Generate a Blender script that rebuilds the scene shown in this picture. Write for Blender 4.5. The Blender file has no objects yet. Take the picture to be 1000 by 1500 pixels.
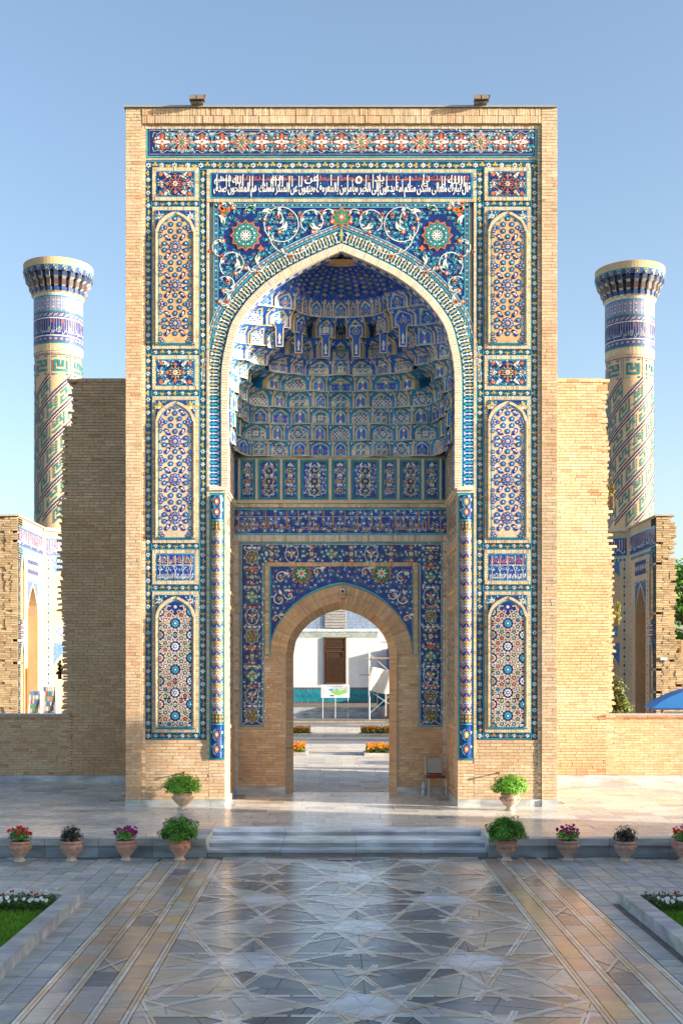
import bpy, math, random
from math import sin, cos, pi, radians, sqrt, atan2, hypot
from mathutils import Vector, noise
from mathutils.geometry import delaunay_2d_cdt
R = random.Random(7)
SC = bpy.context.scene
COL = SC.collection
# ------------------------------------------------------------------ camera, light, exposure
CX, CY, CZ, FPX, VX, HY = -0.214, -24.3, 2.87, 1700.0, 485.0, 980.0
cam_d = bpy.data.cameras.new('camera'); cam = bpy.data.objects.new('camera', cam_d); COL.objects.link(cam)
cam.location = (CX, CY, CZ); cam.rotation_euler = (pi/2, 0, 0)
cam_d.sensor_fit = 'VERTICAL'; cam_d.sensor_height = 36; cam_d.sensor_width = 24
cam_d.lens = FPX/1500*36; cam_d.shift_x = (500-VX)/1500; cam_d.shift_y = (HY-750)/1500
cam_d.clip_start = .1; cam_d.clip_end = 3000
SC.camera = cam
SDIR = Vector((1, -.26, .25)).normalized()          # towards the sun
ELEV = math.asin(SDIR.z); AZ = atan2(SDIR.x, SDIR.y)
w = bpy.data.worlds.new('World'); SC.world = w; w.use_nodes = True
nt = w.node_tree; bg = nt.nodes['Background']
sky = nt.nodes.new('ShaderNodeTexSky'); sky.sky_type = 'NISHITA'; sky.sun_disc = False
sky.sun_elevation = ELEV; sky.sun_rotation = AZ
sky.altitude = 700; sky.air_density = 1.0; sky.dust_density = 3.6; sky.ozone_density = 1.1
nt.links.new(sky.outputs[0], bg.inputs[0]); bg.inputs[1].default_value = .12
sl = bpy.data.lights.new('sun', 'SUN'); sl.energy = 5; sl.angle = radians(.6); sl.color = (1, .88, .74)
so = bpy.data.objects.new('sun', sl); COL.objects.link(so); so.rotation_euler = SDIR.to_track_quat('Z', 'Y').to_euler()
SC.view_settings.view_transform = 'Standard'; SC.view_settings.look = 'None'
SC.view_settings.gamma = 1; SC.view_settings.use_curve_mapping = False
SC.view_settings.exposure = 1.5
# ------------------------------------------------------------------ helpers
def X(px): return (px-500)/70.0
def Z(py): return (1181-py)/70.0
def WP(px, py, y):
    s = FPX/(y-CY); return (CX+(px-VX)/s, CZ-(py-HY)/s)
def lin(r, g, b):
    f = lambda c: (c/255/12.92 if c/255 <= .04045 else ((c/255+.055)/1.055)**2.4)
    return (f(r), f(g), f(b))
NAVY = (.012, .024, .13); COBALT = (.012, .045, .40); TURQ = (.03, .33, .42); DTURQ = (.02, .17, .25); WHITE = (.74, .72, .66)
YEL = (.72, .42, .06); ORA = (.62, .15, .03); GRN = (.03, .23, .13); TAN = (.62, .435, .27); CREAM = (.68, .52, .34); BLK = (.01, .015, .03)
LBLUE = (.16, .42, .62); SKYB = (.02, .12, .50)
def mixc(a, b, t): return tuple(a[i]*(1-t)+b[i]*t for i in range(3))
def mulc(a, k): return tuple(min(1, c*k) for c in a)
def jit(c, k=.12, r=R):
    f = 1+r.uniform(-k, k); return (c[0]*f, c[1]*f*(1+r.uniform(-.03, .03)), c[2]*f*(1+r.uniform(-.06, .06)))
class MB:
    def __init__(s): s.v = []; s.f = []; s.c = []
    def face(s, pts, col):
        n = len(s.v); s.v.extend(pts); s.f.append(tuple(range(n, n+len(pts)))); s.c.append(col)
    def mesh(s, vs, fs, col):
        n = len(s.v); s.v.extend(vs)
        for i, f in enumerate(fs):
            s.f.append(tuple(n+k for k in f)); s.c.append(col[i] if isinstance(col, list) else col)
    def box(s, x0, x1, y0, y1, z0, z1, col, M=None):
        vs = [(x, y, z) for x in (x0, x1) for y in (y0, y1) for z in (z0, z1)]
        if M: vs = [M(*p) for p in vs]
        s.mesh(vs, [(0, 1, 3, 2), (4, 6, 7, 5), (0, 4, 5, 1), (2, 3, 7, 6), (0, 2, 6, 4), (1, 5, 7, 3)], col)
    def prism(s, pts, z0, z1, col, M=None, bottom=False):
        n = len(pts); vs = [(p[0], p[1], z0) for p in pts]+[(p[0], p[1], z1) for p in pts]
        if M: vs = [M(*p) for p in vs]
        fs = [tuple(range(n, 2*n))]+[(i, (i+1) % n, n+(i+1) % n, n+i) for i in range(n)]
        if bottom: fs.append(tuple(reversed(range(n))))
        s.mesh(vs, fs, col)
    def lathe(s, prof, n, col, cx=0, cy=0, cz=0, a0=0, a1=2*pi, wob=0):
        full = abs(a1-a0-2*pi) < 1e-6; k = n if full else n+1; vs = []
        for (r, z) in prof:
            for i in range(k):
                a = a0+(a1-a0)*i/n; rr = r*(1+wob*sin(3*a+z*5))
                vs.append((cx+rr*cos(a), cy+rr*sin(a), cz+z))
        fs = []; cs = []
        for j in range(len(prof)-1):
            for i in range(n):
                i2 = (i+1) % k; fs.append((j*k+i, j*k+i2, (j+1)*k+i2, (j+1)*k+i)); cs.append(col[j] if isinstance(col, list) else col)
        s.mesh(vs, fs, cs)
    def tube(s, pts, r, col, n=6):
        pts = [Vector(p) for p in pts]; rings = []
        for i, p in enumerate(pts):
            d = (pts[min(i+1, len(pts)-1)]-pts[max(i-1, 0)]).normalized()
            u = d.cross(Vector((0, 0, 1)) if abs(d.z) < .9 else Vector((1, 0, 0))).normalized(); q = d.cross(u)
            rr = r[i] if isinstance(r, (list, tuple)) else r
            rings.append([tuple(p+(u*cos(2*pi*k/n)+q*sin(2*pi*k/n))*rr) for k in range(n)])
        vs = [v for rg in rings for v in rg]; fs = []
        for j in range(len(rings)-1):
            for i in range(n): fs.append((j*n+i, j*n+(i+1) % n, (j+1)*n+(i+1) % n, (j+1)*n+i))
        fs.append(tuple(range(n))); fs.append(tuple(range((len(rings)-1)*n, len(rings)*n)))
        s.mesh(vs, fs, col)
    def data(s, name, m, smooth=False, org=(0, 0, 0)):
        me = bpy.data.meshes.new(name)
        vs = s.v if org == (0, 0, 0) else [(v[0]-org[0], v[1]-org[1], v[2]-org[2]) for v in s.v]
        me.from_pydata(vs, [], s.f)
        a = me.color_attributes.new('Col', 'FLOAT_COLOR', 'CORNER'); buf = []
        for f, c in zip(s.f, s.c): buf.extend((c[0], c[1], c[2], 1)*len(f))
        a.data.foreach_set('color', buf)
        me.materials.append(m)
        if smooth: me.polygons.foreach_set('use_smooth', [True]*len(me.polygons))
        me.update(); return me
    def build(s, name, m, parent=None, smooth=False, **kw):
        if not s.f: return None
        return link(name, s.data(name, m, smooth), parent, **kw)
def link(name, me, parent=None, loc=(0, 0, 0), label=None, cat=None, group=None, kind=None):
    o = bpy.data.objects.new(name, me); COL.objects.link(o); o.location = loc
    if parent: o.parent = parent
    if label: o['label'] = label
    if cat: o['category'] = cat
    if group: o['group'] = group
    if kind: o['kind'] = kind
    return o
def thing(name, label, cat, loc=(0, 0, 0), group=None):
    return link(name, None, None, loc, label, cat, group)
# ------------------------------------------------------------------ materials
def mat(name, rough=.6, spec=.5, var=.15, vs=6, bump=.2, bs=60, tint=(1, 1, 1), stretch=(1, 1, 1), rvar=0, big=0, coat=0, vein=0, tl=0, metal=0, grime=0, warp=0):
    m = bpy.data.materials.new(name); m.use_nodes = True; t = m.node_tree; N = t.nodes; L = t.links
    p = N['Principled BSDF']; p.inputs['Roughness'].default_value = rough; p.inputs['Specular IOR Level'].default_value = spec
    p.inputs['Metallic'].default_value = metal
    at = N.new('ShaderNodeAttribute'); at.attribute_name = 'Col'
    geo = N.new('ShaderNodeNewGeometry'); mp = N.new('ShaderNodeMapping'); mp.inputs['Scale'].default_value = stretch
    L.new(geo.outputs['Position'], mp.inputs[0])
    def nz(scale, det=4, rgh=.6):
        n = N.new('ShaderNodeTexNoise'); n.inputs['Scale'].default_value = scale; n.inputs['Detail'].default_value = det
        n.inputs['Roughness'].default_value = rgh; L.new(mp.outputs[0], n.inputs['Vector']); return n.outputs[0]
    def rng(src, lo, hi, a=.3, b=.7):
        r = N.new('ShaderNodeMapRange'); r.inputs[1].default_value = a; r.inputs[2].default_value = b; r.inputs[3].default_value = lo; r.inputs[4].default_value = hi
        L.new(src, r.inputs[0]); return r.outputs[0]
    def mul(c, f):
        x = N.new('ShaderNodeVectorMath'); x.operation = 'SCALE'; L.new(c, x.inputs[0]); L.new(f, x.inputs[3]); return x.outputs[0]
    c = mul(at.outputs['Color'], rng(nz(vs), 1-var, 1+var))
    if big: c = mul(c, rng(nz(big[0], 3), 1-big[1], 1+big[1]))
    if vein:
        wv = N.new('ShaderNodeTexWave'); wv.inputs['Scale'].default_value = vein[0]; wv.inputs['Distortion'].default_value = 9; wv.inputs['Detail'].default_value = 4; wv.inputs['Detail Scale'].default_value = 1.5
        L.new(mp.outputs[0], wv.inputs[0]); c = mul(c, rng(wv.outputs[1], 1-vein[1], 1+vein[1]*.6, 0, 1))
    if grime:
        g = rng(nz(grime[0], 6, .7), 0, grime[1], .55, .75); mx = N.new('ShaderNodeMix'); mx.data_type = 'RGBA'
        L.new(g, mx.inputs[0]); L.new(c, mx.inputs[6]); mx.inputs[7].default_value = (*grime[2], 1); c = mx.outputs[2]
    L.new(c, p.inputs['Base Color'])
    if rvar: L.new(rng(nz(5 if rvar < .5 else 2), max(.03, rough-rvar*.5), rough+rvar*.5), p.inputs['Roughness'])
    if bump:
        b = N.new('ShaderNodeBump'); b.inputs['Strength'].default_value = bump; b.inputs['Distance'].default_value = .01
        L.new(nz(bs, 3), b.inputs['Height'])
        if warp:
            b2 = N.new('ShaderNodeBump'); b2.inputs['Strength'].default_value = warp[1]; b2.inputs['Distance'].default_value = .02
            L.new(nz(warp[0], 2), b2.inputs['Height']); L.new(b2.outputs[0], b.inputs['Normal'])
        L.new(b.outputs[0], p.inputs['Normal'])
    if coat: p.inputs['Coat Weight'].default_value = coat
    if tl:
        tr = N.new('ShaderNodeBsdfTranslucent'); L.new(c, tr.inputs[0]); ms = N.new('ShaderNodeMixShader'); ms.inputs[0].default_value = tl
        L.new(p.outputs[0], ms.inputs[1]); L.new(tr.outputs[0], ms.inputs[2]); L.new(ms.outputs[0], N['Material Output'].inputs[0])
    return m
M_GLZ = mat('glazed_tile', .25, .4, .22, 9, .25, 45, rvar=.2, big=(1.2, .16), grime=(3.0, .2, (.32, .27, .20)), warp=(7, .25))
M_BRK = mat('brick', .85, .2, .12, 14, .5, 120, big=(.8, .13), grime=(1.6, .3, (.34, .22, .13)))
M_MOR = mat('mortar', .95, .1, .2, 20, .3, 150)
M_PLA = mat('plaster', .9, .2, .06, 3, .2, 40, big=(.5, .05))
M_MRB = mat('polished_marble', .22, .5, .10, 2.2, .05, 30, stretch=(1, 3, 1), rvar=.14, vein=(.35, .10), warp=(2.2, .06))
M_PLT = mat('terrace_marble', .26, .5, .12, 2.5, .08, 30, stretch=(.6, 3, 1), rvar=.2, vein=(.3, .08), warp=(1.5, .05))
M_PAV = mat('grey_paver', .5, .4, .18, 8, .35, 90, rvar=.2, big=(.9, .1))
M_STP = mat('step_marble', .55, .4, .3, 3, .1, 40, stretch=(.5, 1.5, 2.5), vein=(.7, .16))
M_PAINT = mat('painted_metal', .45, .5, .06, 8, .05, 50)
M_GBR = mat('glazed_brick', .5, .25, .2, 9, .2, 60, big=(1, .1))
M_MET = mat('bare_metal', .35, .5, .08, 8, .05, 50, metal=.8)
M_CLAY = mat('weathered_clay', .8, .25, .22, 12, .5, 60, grime=(7, .7, (.62, .56, .48)))
M_LEAF = mat('leaf', .55, .3, .3, 5, 0, tl=.3)
M_PET = mat('petal', .6, .3, .12, 8, 0, tl=.25)
M_BARK = mat('bark', .9, .2, .3, 12, .8, 40)
M_WOOD = mat('wood', .55, .3, .25, 10, .4, 60, stretch=(3, 3, .6))
M_SOIL = mat('soil', .95, .1, .3, 20, .6, 60)
M_CLOTH = mat('cloth', .85, .2, .05, 4, .2, 20, tl=.25)
M_GRND = mat('ground_dirt', .95, .1, .2, 1, .3, 20)
# ------------------------------------------------------------------ pattern engine
def clip_convex(pts, clip):
    out = pts
    for i in range(len(clip)):
        a = clip[i]; b = clip[(i+1) % len(clip)]; ex = b[0]-a[0]; ey = b[1]-a[1]
        inp = out; out = []
        if not inp: return []
        d = [ex*(p[1]-a[1])-ey*(p[0]-a[0]) for p in inp]
        for j in range(len(inp)):
            k = (j+1) % len(inp)
            if d[j] >= 0: out.append(inp[j])
            if (d[j] >= 0) != (d[k] >= 0):
                t = d[j]/(d[j]-d[k]); out.append((inp[j][0]+t*(inp[k][0]-inp[j][0]), inp[j][1]+t*(inp[k][1]-inp[j][1])))
    return out
LAY = .0028
class Pat:
    """2-D mosaic drawn in (u, v); M maps (u, v, height) to the world"""
    def __init__(s, M, clip=None, mb=None): s.M = M; s.clip = clip; s.mb = mb or MB(); s.T = (1, 0, 0, 0, 1, 0)
    def at(s, x, y, ang=0, sx=1, sy=None):
        sy = sx if sy is None else sy; q = Pat(s.M, s.clip, s.mb); a, b, c, d, e, f = s.T; co, si = cos(ang), sin(ang)
        A, B, Dd, Ee = co*sx, -si*sy, si*sx, co*sy
        q.T = (a*A+b*Dd, a*B+b*Ee, a*x+b*y+c, d*A+e*Dd, d*B+e*Ee, d*x+e*y+f); return q
    def poly(s, pts, col, lay=1):
        a, b, c, d, e, f = s.T; p = [(a*x+b*y+c, d*x+e*y+f) for x, y in pts]
        if s.clip:
            p = clip_convex(p, s.clip)
            if len(p) < 3: return
        s.mb.face([s.M(x, y, lay*LAY) for x, y in p], col)
    def rect(s, x0, y0, x1, y1, col, lay=1, n=1, m=1):
        for i in range(n):
            for j in range(m):
                a, b = x0+(x1-x0)*i/n, x0+(x1-x0)*(i+1)/n; c, d = y0+(y1-y0)*j/m, y0+(y1-y0)*(j+1)/m
                s.poly([(a, c), (b, c), (b, d), (a, d)], col, lay)
    def ngon(s, x, y, r, n, col, lay=1, rot=0, sy=1):
        s.poly([(x+r*cos(rot+2*pi*i/n), y+r*sy*sin(rot+2*pi*i/n)) for i in range(n)], col, lay)
    def star(s, x, y, r, n, inner, col, lay=1, rot=pi/2):
        s.poly([(x+(r if i % 2 == 0 else r*inner)*cos(rot+pi*i/n), y+(r if i % 2 == 0 else r*inner)*sin(rot+pi*i/n)) for i in range(2*n)], col, lay)
    def flower(s, x, y, r, n, c1, c2, lay=1, rot=pi/2, deep=.3):
        k = 4*n if n < 9 else 2*n
        s.poly([(x+r*(1-deep+deep*cos(n*2*pi*i/k))*cos(rot+2*pi*i/k), y+r*(1-deep+deep*cos(n*2*pi*i/k))*sin(rot+2*pi*i/k)) for i in range(k)], c1, lay)
        if c2: s.ngon(x, y, r*.34, 6, c2, lay+1)
    def leaf(s, x, y, ang, l, w, col, lay=1):
        q = [(0, 0), (l*.3, w*.5), (l*.65, w*.38), (l, 0), (l*.65, -w*.38), (l*.3, -w*.5)]
        co, si = cos(ang), sin(ang); s.poly([(x+a*co-b*si, y+a*si+b*co) for a, b in q], col, lay)
    def stroke(s, pts, w, col, lay=1, closed=False):
        n = len(pts); L = []; Rr = []
        for i in range(n):
            if closed: a = pts[i-1]; b = pts[(i+1) % n]
            else: a = pts[max(i-1, 0)]; b = pts[min(i+1, n-1)]
            dx, dy = b[0]-a[0], b[1]-a[1]; d = hypot(dx, dy) or 1; ww = w[i] if isinstance(w, list) else w
            L.append((pts[i][0]-dy/d*ww/2, pts[i][1]+dx/d*ww/2)); Rr.append((pts[i][0]+dy/d*ww/2, pts[i][1]-dx/d*ww/2))
        for i in range(n if closed else n-1):
            k = (i+1) % n; s.poly([Rr[i], Rr[k], L[k], L[i]], col, lay)
    def seg(s, a, b, w, col, lay=1): s.stroke([a, b], w, col, lay)
    def trefoil(s, x, y, r, ang, c, c2, lay=1):
        for k in (-1, 0, 1): s.leaf(x, y, ang+k*1.25, r*(1.1 if k == 0 else .95), r*.62, c, lay)
        s.ngon(x, y, r*.26, 5, c2, lay+1)
def arc(cx, cy, r0, r1, a0, a1, n):
    return [(cx+(r0+(r1-r0)*i/n)*cos(a0+(a1-a0)*i/n), cy+(r0+(r1-r0)*i/n)*sin(a0+(a1-a0)*i/n)) for i in range(n+1)]
def FM(y0): return lambda u, v, h: (u, y0-h, v)                       # front facing plane
def curl(P, x, y, r, ang, hand, col, w, lay, n=9):
    """a scroll: starts at (x, y), winds inward"""
    cx, cy = x+r*cos(ang+hand*pi/2), y+r*sin(ang+hand*pi/2); a0 = atan2(y-cy, x-cx)
    P.stroke(arc(cx, cy, r, r*.25, a0, a0+hand*5.0, n), w, col, lay); return cx, cy
def vines(P, inside, box, sp, lay, cols=(TURQ, WHITE, ORA), r=R, dens=1.0, fl=.55):
    """fine curling sprigs with leaves and blossoms over a field"""
    x0, y0, x1, y1 = box; ny = int((y1-y0)/sp)+1; nx = int((x1-x0)/sp)+1
    for j in range(ny):
        for i in range(nx):
            x = x0+(i+.5+.5*(j % 2))*sp+r.uniform(-.2, .2)*sp; y = y0+(j+.5)*sp+r.uniform(-.2, .2)*sp
            if not inside(x, y) or r.random() > dens: continue
            a = r.uniform(0, 6.28); h = r.choice((-1, 1))
            P.stroke(arc(x+sp*.4*cos(a), y+sp*.4*sin(a), sp*.55, sp*.25, a+pi, a+pi+h*3.6, 6), sp*.09, cols[0], lay)
            for k in range(3): P.leaf(x, y, a+k*2.1, sp*.42, sp*.17, cols[0] if k else cols[1], lay+1)
            if r.random() < fl: P.flower(x+sp*.15, y, sp*.24, 5, cols[2] if r.random() < .6 else cols[1], NAVY, lay+2, a)
            else: P.leaf(x, y, a+1, sp*.5, sp*.24, cols[1], lay+2)
# ------------------------------------------------------------------ bricks
BRC = {}
def tone(x, y, z, base=TAN, r=R):
    n = noise.noise(Vector((x*.35, y*.3+3, z*.35))); c = base
    if n > .12: c = mixc(c, (.60, .36, .19), min(.4, n*1.1))
    if n < -.15: c = mixc(c, (.66, .52, .34), min(.6, -n*1.4))
    u = r.random()
    if u < .022: c = mixc(c, (.46, .22, .12), .6)
    elif u < .045: c = mixc(c, (.40, .31, .2), .5)
    elif u < .3: c = mixc(c, (.68, .53, .35), .5)
    return jit(c, .11, r)
def brick_mesh(l, h, i):
    k = (round(l, 3), round(h, 3), i)
    if k not in BRC:
        r = random.Random(i*77+5); b = MB(); n = noise
        b.box(-l/2, l/2, 0, .03, -h/2, h/2, jit(mixc(TAN, ((.60, .38, .21), (.68, .54, .36), TAN, (.52, .30, .17), (.62, .43, .25), (.66, .5, .32))[i % 6], .5 if i % 6 != 3 else .35), .07, r))
        b.v = [(x+r.uniform(-.003, .003), y+r.uniform(-.0015, .0015), z+r.uniform(-.0015, .0015)) for x, y, z in b.v]
        BRC[k] = b.data('brick', M_BRK)
    return BRC[k]
def bricks(parent, y, x0, x1, z0, z1, test=None, ch=.0655, bl=.24, jt=.008, base=TAN, nparts=0, proud=.012, stuff='brickwork', r=R, tonef=None, order=None):
    """running bond on a plane facing the viewer; nparts of the whole bricks are objects of their own"""
    mb = MB(); whole = []
    row = 0; z = z0
    nrow = max(1, round((z1-z0)/ch)); ch = (z1-z0)/nrow
    for row in range(nrow):
        z = z0+row*ch; x = x0-(bl*.5 if row % 2 else 0)-r.uniform(0, .05)
        while x < x1:
            L = bl*(r.choice((1, 1, 1, .5, .92)) if row % 3 == 0 else 1)
            a = max(x, x0)+jt*.3; b = min(x+L, x1)-jt*.3
            if b-a > .03:
                cx, cz = (a+b)/2, z+ch/2
                if test is None or test(cx, cz, (b-a)/2):
                    if b-a > bl-jt*.6-.001 and L == bl and nparts: whole.append((cx, cz, b-a))
                    else:
                        d = r.uniform(-.0025, .0025); mb.box(a, b, y-proud+d, y+.01, z+jt*.5, z+ch-jt*.5, (tonef or tone)(cx, y, cz, base, r))
            x += L
    whole.sort(key=order or (lambda q: q[1]))
    for i, (cx, cz, L) in enumerate(whole):
        if i < nparts: link('brick', brick_mesh(L, ch-jt, r.randrange(18)), parent, (cx, y-proud+r.uniform(-.0025, .0025), cz))
        else:
            d = r.uniform(-.0025, .0025); mb.box(cx-L/2, cx+L/2, y-proud+d, y+.01, cz-(ch-jt*.9)/2, cz+(ch-jt*.9)/2, (tonef or tone)(cx, y, cz, base, r))
    return mb.build(stuff, M_BRK, parent, kind='stuff')
def course(mb, M, u0, u1, v0, v1, n, col=CREAM, h0=-.01, h1=.02, jt=.12, r=R, vert=False):
    """a row of n upright bricks (or stacked if vert) between u0..u1 and v0..v1"""
    for i in range(n):
        c = jit(col, .16, r) if r.random() > .08 else jit(mixc(col, (.45, .22, .12), .6), .1, r); d = r.uniform(-.003, .003)
        if vert:
            a = v0+(v1-v0)*(i+jt/2)/n; b = v0+(v1-v0)*(i+1-jt/2)/n; mb.box(u0, u1, a, b, h0, h1+d, c, M)
        else:
            a = u0+(u1-u0)*(i+jt/2)/n; b = u0+(u1-u0)*(i+1-jt/2)/n; mb.box(a, b, v0, v1, h0, h1+d, c, M)
def frame(mb, M, x0, x1, z0, z1, w, pitch=.045, **k):
    nx = max(2, int((x1-x0)/pitch)); nz = max(2, int((z1-z0-2*w)/pitch))
    course(mb, M, x0, x1, z0, z0+w, nx, **k); course(mb, M, x0, x1, z1-w, z1, nx, **k)
    course(mb, M, x0, x0+w, z0+w, z1-w, nz, vert=True, **k); course(mb, M, x1-w, x1, z0+w, z1-w, nz, vert=True, **k)
# ------------------------------------------------------------------ Arabic lettering
AR = {}
def _r(ch, a, n): AR[ch] = [chr(a+i) for i in range(n)]
for ch, a, n in (('ا', 0xfe8d, 2), ('ب', 0xfe8f, 4), ('ة', 0xfe93, 2), ('ت', 0xfe95, 4), ('ث', 0xfe99, 4), ('ج', 0xfe9d, 4), ('ح', 0xfea1, 4), ('خ', 0xfea5, 4), ('د', 0xfea9, 2),
                 ('ذ', 0xfeab, 2), ('ر', 0xfead, 2), ('ز', 0xfeaf, 2), ('س', 0xfeb1, 4), ('ش', 0xfeb5, 4), ('ص', 0xfeb9, 4), ('ض', 0xfebd, 4), ('ط', 0xfec1, 4), ('ظ', 0xfec5, 4),
                 ('ع', 0xfec9, 4), ('غ', 0xfecd, 4), ('ف', 0xfed1, 4), ('ق', 0xfed5, 4), ('ك', 0xfed9, 4), ('ل', 0xfedd, 4), ('م', 0xfee1, 4), ('ن', 0xfee5, 4), ('ه', 0xfee9, 4),
                 ('و', 0xfeed, 2), ('ى', 0xfeef, 2), ('ي', 0xfef1, 4), ('ئ', 0xfe89, 4), ('أ', 0xfe83, 2), ('إ', 0xfe87, 2)): _r(ch, a, n)
def shape(s):
    out = []
    for wd in s.split(' '):
        o = []
        for i, c in enumerate(wd):
            f = AR[c]; prev = i > 0 and len(AR[wd[i-1]]) == 4; nxt = i < len(wd)-1 and len(f) == 4
            k = (3 if nxt else 1) if prev else (2 if nxt else 0); o.append(f[k])
        out.append(''.join(reversed(o)))
    return ' '.join(reversed(out))
TXC = {}
def text_polys(s):
    if s in TXC: return TXC[s]
    cu = bpy.data.curves.new('t', 'FONT'); cu.body = s; cu.resolution_u = 1; cu.space_word = .55
    o = bpy.data.objects.new('t', cu); COL.objects.link(o); bpy.context.view_layer.update()
    me = o.to_mesh(); ps = [[(me.vertices[i].co.x, me.vertices[i].co.y) for i in p.vertices] for p in me.polygons]
    o.to_mesh_clear(); bpy.data.objects.remove(o); bpy.data.curves.remove(cu)
    if not ps: ps = [[(0, 0), (.1, 0), (.1, .7)]]
    xs = [x for p in ps for x, y in p]; ys = [y for p in ps for x, y in p]
    TXC[s] = (ps, min(xs), max(xs), min(ys), max(ys)); return TXC[s]
def put_text(P, s, x0, x1, y0, y1, col, lay, raw=False, bold=0):
    if bold: put_text(P, s, x0+bold, x1+bold, y0+bold*.6, y1+bold*.6, col, lay+.03, raw)
    ps, a, b, c, d = text_polys(s if raw else shape(s))
    for p in ps: P.poly([(x0+(x-a)/(b-a)*(x1-x0), y0+(y-c)/(d-c)*(y1-y0)) for x, y in p], col, lay)
VERSE = 'قال تبارك وتعالى ولتكن منكم أمة يدعون إلى الخير ويأمرون بالمعروف وينهون عن المنكر وأولئك هم المفلحون صدق'
# square lettering on a grid, for the minarets and panels
KUF = ["1110101", "1010101", "1011101", "1000001", "1111111"], ["1011101", "1010101", "1110111", "0000001", "1111101"], ["1111011", "0001001", "1101111", "1000000", "1111111"]
# ------------------------------------------------------------------ line arrangement -> pieces
def cells(lines, box):
    """cells cut out of a rectangle by segments: list of (polygon, area)"""
    x0, y0, x1, y1 = box; vs = [(x0, y0), (x1, y0), (x1, y1), (x0, y1)]; es = [(0, 1), (1, 2), (2, 3), (3, 0)]
    for a, b in lines:
        t0, t1 = 0, 1; dx, dy = b[0]-a[0], b[1]-a[1]; ok = True
        for p, q in ((-dx, a[0]-x0), (dx, x1-a[0]), (-dy, a[1]-y0), (dy, y1-a[1])):
            if abs(p) < 1e-12:
                if q < 0: ok = False
            else:
                t = q/p
                if p < 0: t0 = max(t0, t)
                else: t1 = min(t1, t)
        if ok and t1-t0 > 1e-6:
            vs += [(a[0]+dx*t0, a[1]+dy*t0), (a[0]+dx*t1, a[1]+dy*t1)]; es.append((len(vs)-2, len(vs)-1))
    V, E_, F, *_ = delaunay_2d_cdt([Vector(v) for v in vs], es, [], 0, 2e-4)
    # constraint edges are the ones with an original edge
    oe = _[1]; cons = {tuple(sorted(e)) for e, o in zip(E_, oe) if o}
    par = list(range(len(F)))
    def find(i):
        while par[i] != i: par[i] = par[par[i]]; i = par[i]
        return i
    em = {}
    for i, f in enumerate(F):
        for k in range(len(f)):
            e = tuple(sorted((f[k], f[(k+1) % len(f)])))
            if e in em and e not in cons: par[find(i)] = find(em[e])
            em[e] = i
    gr = {}
    for i in range(len(F)): gr.setdefault(find(i), []).append(i)
    out = []
    for g in gr.values():
        nx = {}; dirs = set()
        for i in g:
            f = F[i]
            for k in range(len(f)): dirs.add((f[k], f[(k+1) % len(f)]))
        for a, b in dirs:
            if (b, a) not in dirs: nx[a] = b
        if not nx: continue
        st = next(iter(nx)); loop = [st]; c = nx[st]
        while c != st and c in nx and len(loop) < 200: loop.append(c); c = nx[c]
        P = [(V[i].x, V[i].y) for i in loop]
        A = sum(P[i][0]*P[(i+1) % len(P)][1]-P[(i+1) % len(P)][0]*P[i][1] for i in range(len(P)))/2
        if A < 0: P.reverse(); A = -A
        if A > 1e-5: out.append((P, A))
    return out
def merge_lines(ls):
    """join collinear overlapping segments"""
    gr = {}
    for a, b in ls:
        an = atan2(b[1]-a[1], b[0]-a[0]) % pi
        if an > pi-1e-3: an -= pi
        an = round(an/(pi/180))*(pi/180); dx, dy = cos(an), sin(an); off = -a[0]*dy+a[1]*dx; t0, t1 = sorted((a[0]*dx+a[1]*dy, b[0]*dx+b[1]*dy)); gr.setdefault((round(an, 3), round(off*100)), []).append((t0, t1, off, dx, dy))
    out = []
    for k, v in gr.items():
        v.sort(); c = list(v[0][:2]); off, dx, dy = v[0][2:]
        for q in v[1:]+[(1e9, 1e9)]:
            if q[0] <= c[1]+.01: c[1] = max(c[1], q[1])
            else: out.append(((c[0]*dx-off*dy, c[0]*dy+off*dx), (c[1]*dx-off*dy, c[1]*dy+off*dx))); c = [q[0], q[1]]
    return out
def shrink(P, d):
    P = [p for i, p in enumerate(P) if hypot(p[0]-P[i-1][0], p[1]-P[i-1][1]) > 1e-3]
    n = len(P); out = []
    for i in range(n):
        a, b, c = P[i-1], P[i], P[(i+1) % n]
        e1 = Vector((b[0]-a[0], b[1]-a[1])); e2 = Vector((c[0]-b[0], c[1]-b[1]))
        if e1.length < 1e-6 or e2.length < 1e-6: continue
        e1.normalize(); e2.normalize(); n1 = Vector((-e1.y, e1.x)); n2 = Vector((-e2.y, e2.x)); m = n1+n2
        if m.length < .2: m = n1
        m = m/max(.35, m.dot(n1)); out.append((b[0]+m.x*d, b[1]+m.y*d))
    return out
# ================================================================== THE SETTING
ZP = -.31; YE = -4.63                                      # plaza level, front edge of the terrace
mb = MB(); mb.box(-900, 900, -900, 1500, -1.2, -.36, (.16, .13, .09)); mb.build('ground', M_GRND, kind='structure')
XL, XRR = -2.33, 2.44                                      # the steps' recess
plat = MB()
plat.box(-16, 16, -3.54, 31, -.36, -.014, (.30, .29, .27)); plat.box(-16, XL-.02, YE+.03, -3.54, -.36, -.014, (.3, .29, .27)); plat.box(XRR+.02, 16, YE+.03, -3.54, -.36, -.014, (.3, .29, .27))
platform = plat.build('terrace', M_PAV, kind='structure')
def marble(r=R):
    u = r.random(); c = (.58, .55, .50)
    if u < .3: c = (.47, .47, .46)
    elif u < .5: c = (.64, .59, .52)
    elif u < .56: c = (.53, .43, .34)
    elif u < .64: c = (.36, .38, .40)
    return jit(c, .09, r)
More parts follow.
